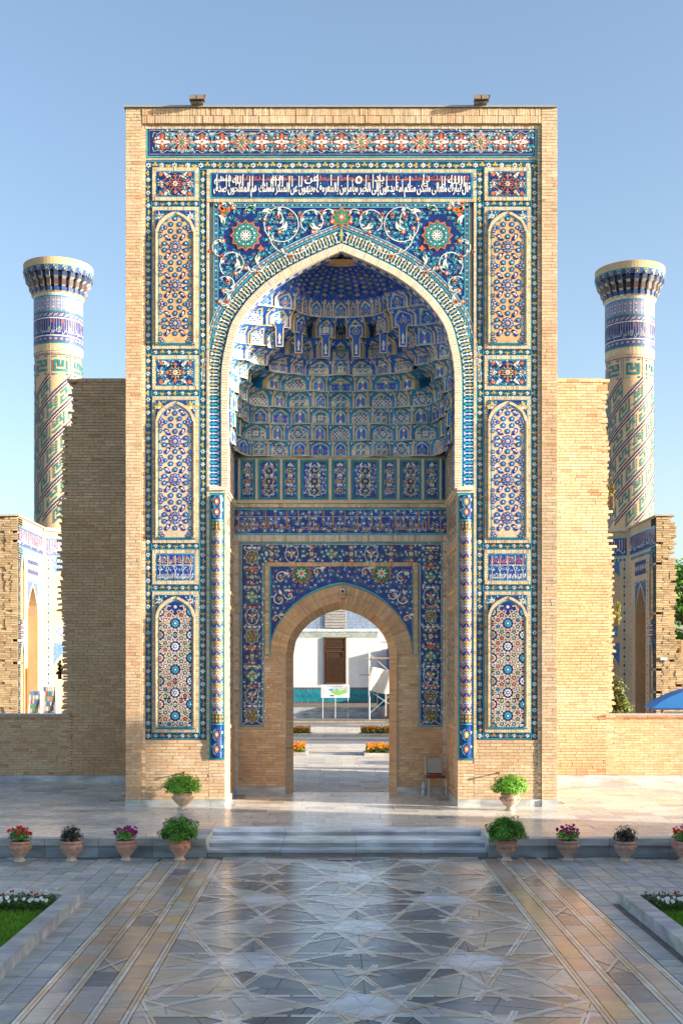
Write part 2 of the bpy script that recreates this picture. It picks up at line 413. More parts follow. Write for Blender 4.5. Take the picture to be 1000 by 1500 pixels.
# terrace slabs
whole = []; mb = MB(); y = -4.44; row = 0
while y < 5.0:
    d = .48; x = -9.6-R.random()*.6
    while x < 9.6:
        L = R.choice((.55, .7, .8, .9)); a, b = x, x+L; x += L
        if y < -3.5 and b > XL-.25 and a < XRR+.25:
            if a < XL-.25: b = XL-.26
            elif b > XRR+.25: a = XRR+.26
            else: continue
        if b-a > .08: whole.append((a, b, y, y+d))
    y += d; row += 1
whole = [q for q in whole if not (q[2] > .1 and (-4.6 < (q[0]+q[1])/2 < -2.5 or 2.5 < (q[0]+q[1])/2 < 4.6)) and not (q[2] > 2.4 and abs((q[0]+q[1])/2) < 4.4)]
for i, (a, b, c, d) in enumerate(whole):
    m1 = MB(); t = R.uniform(-.0012, .0012); m1.box(-(b-a)/2+.003, (b-a)/2-.003, -(d-c)/2+.003, (d-c)/2-.003, -.014, t, marble())
    if i < 298: link('paving_slab', m1.data('paving_slab', M_PLT), platform, ((a+b)/2, (c+d)/2, 0))
    else: mb.box(a+.003, b-.003, c+.003, d-.003, -.014, t, marble())
mb.build('far_slabs', M_PLT, platform, kind='stuff')
# coping and riser stones along the front edge
for x0, x1 in ((-9.6, XL), (XRR, 9.6)):
    n = int((x1-x0)/.9); 
    for i in range(n):
        a = x0+(x1-x0)*i/n; b = x0+(x1-x0)*(i+1)/n; m1 = MB(); m1.box(a+.003, b-.003, YE-.03, YE+.2, -.12, .001, jit((.40, .41, .41), .1))
        link('coping_stone', m1.data('coping_stone', M_STP), platform)
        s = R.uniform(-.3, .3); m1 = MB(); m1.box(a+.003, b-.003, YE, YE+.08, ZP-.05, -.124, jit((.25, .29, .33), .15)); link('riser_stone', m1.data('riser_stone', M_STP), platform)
for sx, xx in ((-1, XL), (1, XRR)):
    m1 = MB(); m1.box(min(xx, xx+sx*.22), max(xx, xx+sx*.22), YE+.205, -3.5, ZP-.05, .001, (.42, .43, .43)); link('coping_stone', m1.data('coping_stone', M_STP), platform)
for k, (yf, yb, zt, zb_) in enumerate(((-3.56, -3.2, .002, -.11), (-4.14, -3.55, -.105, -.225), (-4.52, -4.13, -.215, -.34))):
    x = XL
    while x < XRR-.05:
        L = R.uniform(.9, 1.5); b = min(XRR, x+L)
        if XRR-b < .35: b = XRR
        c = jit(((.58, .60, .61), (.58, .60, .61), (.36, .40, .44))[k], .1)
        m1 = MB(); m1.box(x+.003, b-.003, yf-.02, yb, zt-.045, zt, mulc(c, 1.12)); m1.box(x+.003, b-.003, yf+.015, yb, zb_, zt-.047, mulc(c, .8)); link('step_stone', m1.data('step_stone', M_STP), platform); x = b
# ------------------------------------------------------------------ plaza
mb = MB(); mb.box(-16, 16, -60, YE+.02, -.5, ZP-.014, (.11, .11, .11)); plaza = mb.build('plaza', M_PAV, kind='structure')
PC = .115; YF = -15.2
def pcol(r=R):
    u = r.random(); c = (.36, .38, .365)
    if u < .25: c = (.43, .42, .385)
    elif u < .42: c = (.29, .315, .31)
    elif u < .5: c = (.34, .27, .22)
    return jit(c, .10, r)
pv = []
for side in (-1, 1):
    col_n = 0; e = 3.21
    while e < 9.4:
        y = -4.68-R.random()*.28
        lim = -8.3 if e+.2 > (3.70 if side < 0 else 3.60) else YF
        while y > lim:
            a, b = (PC+side*e, PC+side*(e+.255)); pv.append((min(a, b), max(a, b), y-.29, y)); y -= .29
        e += .255
pv = [q for q in pv if q[3] < -4.6]
pv.sort(key=lambda q: abs(q[0])+max(0, q[3]+9))
mb = MB(); PVM = []
for k in range(24):
    m1 = MB(); m1.box(-.122, .122, -.140, .140, -.014, 0, pcol()); m1.v = [(a+R.uniform(-.003, .003), b+R.uniform(-.003, .003), c) for a, b, c in m1.v]; PVM.append(m1.data('paver', M_PAV))
for i, q in enumerate(pv):
    if i < 298: link('paver', R.choice(PVM), plaza, ((q[0]+q[1])/2, (q[2]+q[3])/2, ZP+R.uniform(-.003, .002)))
    else: mb.box(q[0]+.005, q[1]-.005, q[2]+.005, q[3]-.005, ZP-.014, ZP+R.uniform(-.003, .002), pcol())
mb.build('far_pavers', M_PAV, plaza, kind='stuff')
def hot(r, side, band):
    u = r.random()
    if band == 1: c = (.17, .19, .21) if u < .45 else ((.36, .35, .33) if u < .7 else (.42, .33, .24))
    elif band == 2: c = (.52, .37, .21) if u < .5 else ((.47, .34, .26) if u < .75 else (.45, .41, .34))
    else: c = (.42, .40, .36) if u < (.55 if side < 0 else .2) else ((.47, .34, .25) if u < .8 else (.32, .32, .32))
    return jit(c, .10, r)
def slab(poly, c, name='marble_slab', z=0, par=None, th=.012):
    z = -R.random()*.0025
    m1 = MB(); cx = sum(p[0] for p in poly)/len(poly); cy = sum(p[1] for p in poly)/len(poly)
    m1.prism([(p[0]-cx, p[1]-cy) for p in poly], -th, z, c); return link(name, m1.data(name, M_MRB), par or plaza, (cx, cy, ZP+z*0))
strips = MB(); inl = MB()
for side in (-1, 1):
    for bi, (e0, e1) in enumerate(((2.905, 3.115), (2.555, 2.805), (2.235, 2.455))):
        y = -4.86; k = 0
        while y > YF:
            L = R.uniform(.42, .62); a, b = sorted((PC+side*e0, PC+side*e1))
            if bi == 1 and k % 5 == 3:
                cx, cy = (a+b)/2, y-L/2; hx, hy = (b-a)/2, L/2
                for q, cc in (((-1, -1, 1, -1), (.36, .35, .33)), ((1, -1, 1, 1), (.4, .34, .28)), ((1, 1, -1, 1), (.36, .35, .33)), ((-1, 1, -1, -1), (.3, .3, .3))):
                    slab(shrink([(cx, cy), (cx+q[0]*hx, cy+q[1]*hy), (cx+q[2]*hx, cy+q[3]*hy)], .004), cc)
                P = Pat(lambda u, v, h: (u, v, ZP+.001+h), mb=inl); P.seg((a, y), (b, y-L), .035, (.58, .45, .3), 1); P.seg((b, y), (a, y-L), .035, (.62, .55, .45), 2)
            else: slab([(a+.003, y-L+.003), (b-.003, y-L+.003), (b-.003, y-.003), (a+.003, y-.003)], hot(R, side, bi))
            y -= L; k += 1
    for (e0, e1) in ((3.12, 3.2), (2.81, 2.9), (2.46, 2.55), (2.15, 2.23)):
        for h in (0, 1):
            u0 = e0+(e1-e0)*h/2+.003; u1 = e0+(e1-e0)*(h+1)/2-.003; y = -4.7-R.random()*.5
            while y > YF:
                L = R.uniform(.5, .9); a, b = sorted((PC+side*u0, PC+side*u1)); c = R.choice(((.60, .55, .46), (.55, .46, .34), (.62, .60, .54), (.54, .42, .28)))
                strips.box(a, b, y-L+.003, y-.002, ZP-.012, ZP+.001, jit(c, .07)); y -= L
strips.build('strip_tiles', M_MRB, plaza, kind='stuff'); inl.build('cross_inlay', M_MRB, plaza, kind='stuff')
mb = MB(); x = PC-2.14
while x < PC+2.1: L = R.uniform(.25, .5); mb.box(x, min(x+L-.006, PC+2.14), -4.85, -4.66, ZP-.014, ZP+.001, jit(R.choice(((.42, .24, .17), (.5, .4, .3), (.42, .42, .4))), .1)); x += L
mb.build('threshold_tiles', M_MRB, plaza, kind='stuff')
def starl(cx, cy, Rr, n, k, rot=0): return [((cx+Rr*cos(rot+2*pi*i/n), cy+Rr*sin(rot+2*pi*i/n)), (cx+Rr*cos(rot+2*pi*(i+k)/n), cy+Rr*sin(rot+2*pi*(i+k)/n))) for i in range(n)]
SP = 3.37; ln = []; LS = SP/2/cos(pi/5); PX = 2*LS*sin(pi/5); cen = [(PC+m*PX, -6.6-SP*k) for k in range(-1, 4) for m in (-1, 0, 1)]; side_c = [(PC+m*PX, -6.6-SP*(k+.5)) for k in range(-1, 3) for m in (-.5, .5)]
for c in cen+side_c:
    for a, b in starl(c[0], c[1], LS/2, 10, 4, pi/2):
        d = ((b[0]-a[0])*.26, (b[1]-a[1])*.26); ln.append(((a[0]-d[0], a[1]-d[1]), (b[0]+d[0], b[1]+d[1])))
ln = merge_lines(ln)
FB = (PC-2.145, YF, PC+2.145, -4.87)
CL = cells(ln, FB); CL.sort(key=lambda q: -q[1])
def split(P_, p, d):
    B = 9; out = []
    for q in (1, -1):
        n_ = (-d[1]*q, d[0]*q); hh = [(p[0]-d[0]*B, p[1]-d[1]*B), (p[0]+d[0]*B, p[1]+d[1]*B), (p[0]+d[0]*B+n_[0]*B, p[1]+d[1]*B+n_[1]*B), (p[0]-d[0]*B+n_[0]*B, p[1]-d[1]*B+n_[1]*B)]
        if q < 0: hh = hh[::-1]
        r_ = clip_convex(P_, hh)
        if len(r_) > 2: out.append(r_)
    return out
tiny = MB(); npc = 0
for i, (P_, A) in enumerate(CL):
    cx = sum(p[0] for p in P_)/len(P_); cy = sum(p[1] for p in P_)/len(P_); dc = min(hypot(cx-c[0], cy-c[1]) for c in cen+side_c)
    if dc < .36: c = jit((.60, .63, .65), .08)
    elif A > .05: c = jit(R.choice(((.17, .21, .225), (.29, .33, .335), (.13, .165, .18), (.37, .41, .40), (.20, .245, .255), (.42, .425, .39))), .1)
    elif A > .012: c = jit(R.choice(((.46, .49, .52), (.40, .43, .46), (.56, .46, .36), (.54, .56, .57))), .1)
    else: c = jit(R.choice(((.50, .49, .47), (.52, .41, .30), (.40, .42, .43))), .1)
    if abs(cx-PC) > 1.3 and R.random() < .3: c = mixc(c, (.50, .36, .24), .55)
    pcs = [P_]
    if dc < .08 and A > .05: pcs = [clip_convex(P_, [(cx, cy), (cx+3*cos(k_*pi/5), cy+3*sin(k_*pi/5)), (cx+3*cos(k_*pi/5+pi/5), cy+3*sin(k_*pi/5+pi/5))]) for k_ in range(10)]; A = .04; c = (.60, .63, .65)
    if A > .10:
        j = R.randrange(len(P_)); d = Vector((P_[j][0]-cx, P_[j][1]-cy)).normalized(); pcs = split(P_, (cx, cy), (d.x, d.y))
        if A > .25: pcs = [q for w_ in pcs for q in split(w_, (sum(p[0] for p in w_)/len(w_), sum(p[1] for p in w_)/len(w_)), (-d.y, d.x))]
    for q in pcs:
        sp = shrink(q, .0035)
        if len(sp) < 3: continue
        if npc < 280 and A > .006: slab(sp, jit(c, .13), 'marble_piece'); npc += 1
        else: tiny.prism([(p[0], p[1]) for p in sp], ZP-.012, ZP-R.random()*.0025, jit(c, .08))
tiny.build('small_marble_pieces', M_MRB, plaza, kind='stuff')
strap = MB(); P = Pat(lambda u, v, h: (u, v, ZP+.0006+h*.3), [(FB[0], FB[1]), (FB[2], FB[1]), (FB[2], FB[3]), (FB[0], FB[3])], strap)
for i, (a, b) in enumerate(ln):
    dx, dy = b[0]-a[0], b[1]-a[1]; L = hypot(dx, dy); nx_, ny_ = -dy/L, dx/L; n = max(2, int(L/.45))
    for o in (-.019, .019):
        if 0: continue
        for k in range(n):
            t0, t1 = k/n, (k+1)/n-.004; c = jit(R.choice(((.68, .64, .56), (.62, .50, .36), (.70, .69, .65), (.64, .53, .40), (.62, .60, .56))), .08)
            m0 = ((a[0]+b[0])/2, (a[1]+b[1])/2)
            pm = (a[0]+dx*(t0+t1)/2, a[1]+dy*(t0+t1)/2)
            if min(hypot(pm[0]-q[0], pm[1]-q[1]) for q in cen+side_c) < .33: continue
            if R.random() < .0: continue
            P.seg((a[0]+dx*t0+nx_*o, a[1]+dy*t0+ny_*o), (a[0]+dx*t1+nx_*o, a[1]+dy*t1+ny_*o), .031, c, 1+(i*.37) % 1.3)
strap.build('strapwork', M_MRB, plaza, kind='stuff')
g = thing('drain_grate', 'small pale slotted drain grate set in the paving before the steps', 'drain', (-.07, -4.98, ZP+.006))
m1 = MB(); m1.box(-.2, .2, -.06, .06, 0, .008, (.5, .53, .55)); m1.build('plate', M_PAINT, g)
m1 = MB()
for i in range(11): m1.box(-.175+i*.033, -.160+i*.033, -.042, .042, .009, .012, (.03, .03, .03))
m1.build('slots', M_PAINT, g)
# ------------------------------------------------------------------ lawns
def lawn(side):
    xi = -3.59 if side < 0 else 3.69; xo = side*12; yk = -8.42
    m1 = MB(); a, b = sorted((xi+side*.03, xo)); m1.box(a, b, -40, yk-.02, ZP-.1, ZP+.05, (.06, .10, .02)); bed = m1.build('lawn_ground', M_SOIL, kind='structure')
    y = yk
    while y > -15.5:
        L = .8; m2 = MB(); q = sorted((xi, xi+side*.22)); m2.box(q[0], q[1], y-L+.004, y-.002, ZP-.05, ZP+.15, jit((.42, .42, .41), .07)); link('kerb_stone', m2.data('kerb_stone', M_STP), bed); y -= L
    x = xi+side*.224
    while abs(x) < 10: m2 = MB(); q = sorted((x, x+side*.95)); m2.box(q[0]+.003, q[1]-.003, yk-.2, yk, ZP-.05, ZP+.13, jit((.48, .48, .47), .06)); link('kerb_stone', m2.data('kerb_stone', M_STP), bed); x += side*.95
    gr = MB(); r = random.Random(3+side)
    for i in range(30000):
        x = xi+side*(.24+r.random()**1.2*3.0); y = yk-.98-r.random()*5.2; h = r.uniform(.03, .075); t = r.uniform(0, 6.28); w_ = .006; dx, dy = w_*cos(t), w_*sin(t); lx, ly = r.uniform(-.03, .03), r.uniform(-.03, .03); z = ZP+.05
        gr.face([(x-dx, y-dy, z), (x+dx, y+dy, z), (x+lx, y+ly, z+h)], jit((.13, .34, .02) if r.random() < .8 else (.24, .40, .05), .25, r))
    link('lawn', gr.data('lawn', M_LEAF), None, label='mown green lawn inside the %s stone kerb' % ('left' if side < 0 else 'right'), cat='grass', kind='stuff')
    fl = MB()
    for i in range(9000):
        x = xi+side*(.26+r.random()*4.5); y = yk-.22-r.random()*.78; z = ZP+.05+r.random()*.13; t = r.uniform(0, 6.28); s_ = r.uniform(.012, .03)
        a_ = Vector((cos(t), sin(t), r.uniform(-.4, .6)))*s_; b_ = Vector((-sin(t), cos(t), r.uniform(-.3, .5)))*s_*.6; c_ = Vector((x, y, z))
        fl.face([tuple(c_-a_), tuple(c_-b_), tuple(c_+a_), tuple(c_+b_)], jit((.03, .10, .015) if r.random() < .7 else (.09, .2, .03), .3, r))
    fl2 = MB()
    for i in range(170):
        row = r.random(); x = xi+side*(.3+r.random()*3.6)
        if row < .62: y = yk-.86+r.uniform(-.1, .08); c = (.85, .84, .82); s_ = r.uniform(.022, .036)
        elif row < .8: y = yk-.27+r.uniform(-.04, .05); c = (.75, .7, .72); s_ = .022
        else: y = yk-.5+r.uniform(-.2, .1); c = (.5, .03, .02); s_ = r.uniform(.012, .022)
        z = ZP+.05+.15+r.uniform(-.02, .03); n = 6
        fl2.face([(x+s_*cos(k*pi/3)*(1 if k % 2 else .8), y+s_*sin(k*pi/3), z+s_*.5*(sin(k*pi/3))) for k in range(n)], jit(c, .08, r)); fl2.face([(x+s_*.7*cos(k*pi/3), y-.01, z-.01+s_*.7*sin(k*pi/3)) for k in range(n)], jit(c, .08, r))
    o = link('flower_border', fl.data('flower_border', M_LEAF), None, label='low border of red and white flowers along the %s lawn' % ('left' if side < 0 else 'right'), cat='flower bed', kind='stuff')
    fl2.build('blossoms', M_PET, o, kind='stuff')
lawn(-1); lawn(1)
# ================================================================== THE PORTAL
portal = thing('portal', 'tall brick portal with blue mosaic bands and a pointed arch full of stalactite vaulting', 'portal')
# cream outer edge of the great arch: half width (px), row (px)
ARC = [(176, 716), (176, 640), (176, 561), (174, 530), (169, 504), (160, 473), (140, 443), (122, 424), (105, 409.5), (76, 391), (36, 371.5), (0, 357)]
def smooth(pts, n=6):
    out = []
    for i in range(len(pts)-1):
        p0, p1, p2, p3 = pts[max(i-1, 0)], pts[i], pts[i+1], pts[min(i+2, len(pts)-1)]
        for k in range(n):
            t = k/n; f = lambda a, b, c, d: .5*((2*b)+(-a+c)*t+(2*a-5*b+4*c-d)*t*t+(-a+3*b-3*c+d)*t**3)
            out.append((f(p0[0], p1[0], p2[0], p3[0]), f(p0[1], p1[1], p2[1], p3[1])))
    out.append(pts[-1]); return out
ARCM = [(h/70, Z(y)) for h, y in smooth(ARC)]              # metres, half width & height
class Curve:
    """left or right half of an arch: M(u, v) = u along from the foot, v outward"""
    def __init__(s, pts, side, xc=0.0, y0=0.0):
        s.p = [(xc+side*a, b) for a, b in pts]; s.side = side; s.L = [0]; s.y0 = y0
        for i in range(1, len(pts)): s.L.append(s.L[-1]+hypot(s.p[i][0]-s.p[i-1][0], s.p[i][1]-s.p[i-1][1]))
        s.len = s.L[-1]; s.n = []
        for i in range(len(s.p)):
            a, b = s.p[max(i-1, 0)], s.p[min(i+1, len(s.p)-1)]; dx, dy = b[0]-a[0], b[1]-a[1]; d = hypot(dx, dy)
            nx_, ny_ = -dy/d*-side, dx/d*-side*1.0
            s.n.append((side*abs(dy/d), abs(dx/d)))
        # mitre at the crown
        s.crown = s.n[-1]; s.n[-1] = (0, 1/max(.5, s.crown[1]))
    def at(s, u, v, h=0):
        u = min(max(u, 0), s.len); i = 1
        while i < len(s.L)-1 and s.L[i] < u: i += 1
        t = (u-s.L[i-1])/(s.L[i]-s.L[i-1]); a, b = s.p[i-1], s.p[i]; na, nb = s.n[i-1], s.n[i]
        return (a[0]+(b[0]-a[0])*t+(na[0]*(1-t)+nb[0]*t)*v, s.y0-h, a[1]+(b[1]-a[1])*t+(na[1]*(1-t)+nb[1]*t)*v)
# --- the core (mortar coloured masonry the bricks and tiles are laid on)
core = MB(); CC = (.50, .38, .26); D1 = 5.6
hw = ARCM[0][0]
AZI = 6.64
def strip_wall(mb, curve, y, zt, col, off=0, xo=None):
    """flat wall above an arch curve (both halves)"""
    for side in (-1, 1):
        p = [(side*(a+off), b) for a, b in curve]
        for i in range(len(p)-1): mb.face([(p[i][0], y, p[i][1]), (p[i+1][0], y, p[i+1][1]), (p[i+1][0], y, zt), (p[i][0], y, zt)], col)
for s in (-1, 1):
    core.box(min(s*2.45, s*4.48), max(s*2.45, s*4.48), .04, D1, 0, 14.6, CC)
    core.box(*sorted((s*2.514, s*4.48)), .012, .05, 0, Z(166), CC)
strip_wall(core, ARCM, .012, Z(166), CC)
core.box(-4.5, 4.5, 3.4, D1, 5.6, 14.6, CC); core.box(-4.5, 4.5, .3, D1, 12.0, 14.6, CC)
for s in (-1, 1): core.box(*sorted((s*1.6, s*2.46)), 2.56, D1, 0, 5.7, CC)
core.build('core', M_MOR, portal)
mb = MB(); mb.box(X(182.5), X(814.5), -.10, D1, Z(159.5), Z(156.8), (.30, .31, .30)); mb.build('roof_coping', M_PAINT, portal)
# --- brickwork of the front
PROUD = -.045
def t_front(x, z, hl): return True
SB = MB(); M0 = FM(0); MP = FM(-PROUD)
edge = .33
bricks(portal, PROUD, X(185), X(207.6), Z(1171), Z(160), ch=.0655, nparts=110, stuff='shoulder_brickwork')
bricks(portal, PROUD, X(792.4), X(815.2), Z(1171), Z(160), ch=.0655, nparts=110, stuff='shoulder_brickwork')
for s in (-1, 1):                                            # body of the shoulders, and flank brickwork
    core2 = MB(); core2.box(*sorted((s*(4.49), s*4.185)), PROUD+.005, .04, 0, Z(160), CC); core2.build('shoulder_core', M_MOR, portal)
    fb = MB(); ch = .0655; nr = int(14.5/ch)
    for k in range(nr):
        y = PROUD+.0-(.12 if k % 2 else 0)
        while y < 5.0:
            a = max(PROUD, y); b = y+.24-.01; y += .24
            if b-a > .03: fb.box(*sorted((s*4.47, s*(4.502+R.uniform(-.004, .004)))), a, b, .15+k*ch, .15+k*ch+ch-.010, tone(s*4.5, a, k*ch))
    fb.build('flank_brickwork', M_BRK, portal, kind='stuff')
core2 = MB(); core2.box(-4.49, 4.49, PROUD+.005, .04, Z(183), Z(160), CC); core2.build('shoulder_core', M_MOR, portal)
n = 150
for i in range(n):                                           # soldier course under the coping, mitred at its ends
    a, b = X(209)+(X(791)-X(209))*i/n, X(209)+(X(791)-X(209))*(i+1)/n; c = tone(a*3, 0, 14)
    SB.box(a+.003, b-.003, PROUD-.02+R.uniform(-.005, .005), PROUD+.01, Z(182), Z(171.5), c); SB.box(a+.003, b-.003, PROUD-.02+R.uniform(-.005, .005), PROUD+.01, Z(170.8), Z(160.5), mulc(c, R.uniform(.85, 1.1)))
course(SB, M0, X(207.8), X(213.2), Z(1171), Z(188.7), 205, vert=True, h1=.012); course(SB, M0, X(786.8), X(792.2), Z(1171), Z(188.7), 205, vert=True, h1=.012); course(SB, M0, X(207.8), X(792.2), Z(188.6), Z(183.4), 120, h1=.012)
bricks(portal, 0, X(213), X(306), Z(1171), Z(1084.5), nparts=70, stuff='front_brickwork')
bricks(portal, 0, X(694), X(787), Z(1171), Z(1084.5), nparts=0, stuff='front_brickwork')
bricks(portal, 0, X(306), X(330), Z(1171), Z(1114), stuff='front_brickwork')
bricks(portal, 0, X(670), X(694), Z(1171), Z(1114), stuff='front_brickwork')
# marble plinth
pl = MB()
def plinth(x0, x1, y, z0=0.0, z1=Z(1171), dep=.06):
    x = x0
    while x < x1-.02:
        L = R.uniform(.45, .9); b = min(x1, x+L); m1 = MB(); m1.box(x+.002, b-.002, y-dep, y+.02, z0-.01, z1, jit((.46, .47, .47), .1)); link('plinth_stone', m1.data('plinth_stone', M_STP), portal); x = b
plinth(X(184.4), X(208), PROUD-.005); plinth(X(208), X(330.6), -.01); plinth(X(669.4), X(792), -.01); plinth(X(792), X(816), PROUD-.005)
# --- mosaic bands
def flower_band(P, a, b, w, pitch=.136, base=(.012, .05, .12), low=False):
    """along the straight line a-b, w wide, on layers 1-5"""
    L = hypot(b[0]-a[0], b[1]-a[1]); q = P.at(a[0], a[1], atan2(b[1]-a[1], b[0]-a[0]))
    n = max(2, round(L/pitch)); p = L/n
    q.rect(0, -w/2, L, w/2, base, 1, n=max(1, int(L/.8)))
    for s in (-1, 1): q.rect(0, s*w/2-.007, L, s*w/2+.007, (.04, .30, .36), 2, n=max(1, int(L/.8)))
    for i in range(n):
        x = (i+.5)*p; q.stroke([(x-p*.5, -w*.1), (x-p*.15, w*.16), (x+p*.2, -w*.16), (x+p*.5, w*.1)], .012, (.04, .34, .36), 2)
        q.leaf(x+p*.3, w*.22, 2.4, .03, .016, TURQ, 3); q.leaf(x-p*.3, -w*.22, .6, .03, .016, TURQ, 3)
        wz = P.T[5]+a[1]+(b[1]-a[1])*x/L
        if i % 2 == 0: q.flower(x, 0, w*.36, 6, WHITE, (.5, .3, .1) if i % 4 else BLK, 3, deep=.25)
        else:
            c = YEL if wz > 6.3 else (mixc(ORA, YEL, .25) if wz < 3.8 else (.62, .33, .08)); q.trefoil(x, 0, w*.42, R.choice((-pi/2, pi/2, pi)), c, (.2, .35, .1), 3)
BND = MB(); PB = Pat(M0, mb=BND)
PB.rect(X(213), Z(1083.5), X(309), Z(234), (.03, .07, .14), 0, 4, 40); PB.rect(X(691), Z(1083.5), X(787), Z(234), (.03, .07, .14), 0, 4, 40)
PB.rect(X(291), Z(302), X(709), Z(234), (.03, .07, .14), 0, 12, 2)
wv = .142
flower_band(PB, (X(213), Z(242)), (X(787), Z(242)), .165)
for s in (-1, 1):
    xo, xi = X(500+s*282.5), X(500+s*202.5)
    flower_band(PB, (xo, Z(1083)), (xo, Z(249)), wv); flower_band(PB, (xi, Z(1083)), (xi, Z(249)), wv)
    for zz in (298.5, 516, 576, 800, 861, 1078):
        a, b = sorted((X(500+s*277), X(500+s*208))); flower_band(PB, (a, Z(zz)), (b, Z(zz)), .125)
BND.build('flower_border_band', M_GLZ, portal)
# --- top frieze
TF = MB(); P = Pat(M0, mb=TF)
P.rect(X(214.5), Z(230), X(785.5), Z(185.6), (.05, .36, .42), 0, 16, 1); P.rect(X(217), Z(228), X(783), Z(188), NAVY, 1, 16, 1); P.rect(X(218.6), Z(226), X(781.4), Z(190), (.25, .30, .36), 2, 16); P.rect(X(219.6), Z(225), X(780.4), Z(191), (.012, .028, .12), 3, 16)
zc = Z(208); N_ = 19
for i in range(N_):
    x = X(238)+(X(762)-X(238))*i/(N_-1); k = i % 6
    if k in (0, 2, 3, 5, 1, 4):
        if i % 3 == 1:
            P.ngon(x, zc, .22, 12, (.30, .33, .36), 4); P.flower(x, zc, .19, 10, (.45, .13, .04), None, 5, deep=.2); P.flower(x, zc, .13, 10, WHITE, None, 6); P.flower(x, zc, .085, 8, GRN, ORA, 7)
            for a in range(4): P.leaf(x, zc, a*pi/2+pi/4, .27, .06, WHITE, 4)
        else:
            P.star(x, zc, .20, 8, .72, (.45, .13, .04), 4); P.star(x, zc, .17, 8, .7, (.02, .05, .17), 5)
            for a in range(4): P.leaf(x, zc, a*pi/2, .17, .08, ORA if a % 2 else WHITE, 6); P.flower(x+.12*cos(a*pi/2+.78), zc+.12*sin(a*pi/2+.78), .035, 5, WHITE, None, 6)
            P.flower(x, zc, .08, 6, WHITE, ORA, 7)
    xm = x+(X(762)-X(238))/(N_-1)/2
    for s in (-1, 1):
        for sg in (-1, 1):
            P.stroke([(x, zc+s*.23), (x+sg*.1, zc+s*.17), (x+sg*.18, zc+s*.2), (x+sg*.208, zc+s*.1)], .012, (.45, .5, .5), 4); P.leaf(xm, zc+s*.1, sg*.7+(0 if sg > 0 else pi), .1, .035, TURQ, 5)
    if i < N_-1:
        P.flower(xm, zc, .05, 5, ORA, WHITE, 5); P.flower(xm, zc+.16, .04, 5, WHITE, ORA, 5); P.flower(xm, zc-.16, .04, 5, WHITE, ORA, 5); P.leaf(xm, zc+.03, pi/2, .1, .04, TURQ, 4); P.leaf(xm, zc-.03, -pi/2, .1, .04, TURQ, 4)
vines(P, lambda x, y: True, (X(221), Z(224), X(779), Z(192)), .085, 4, dens=.55, fl=.3)
frieze = TF.build('top_frieze', M_GLZ, portal, label='long mosaic frieze of orange and white rosettes under the roof edge')
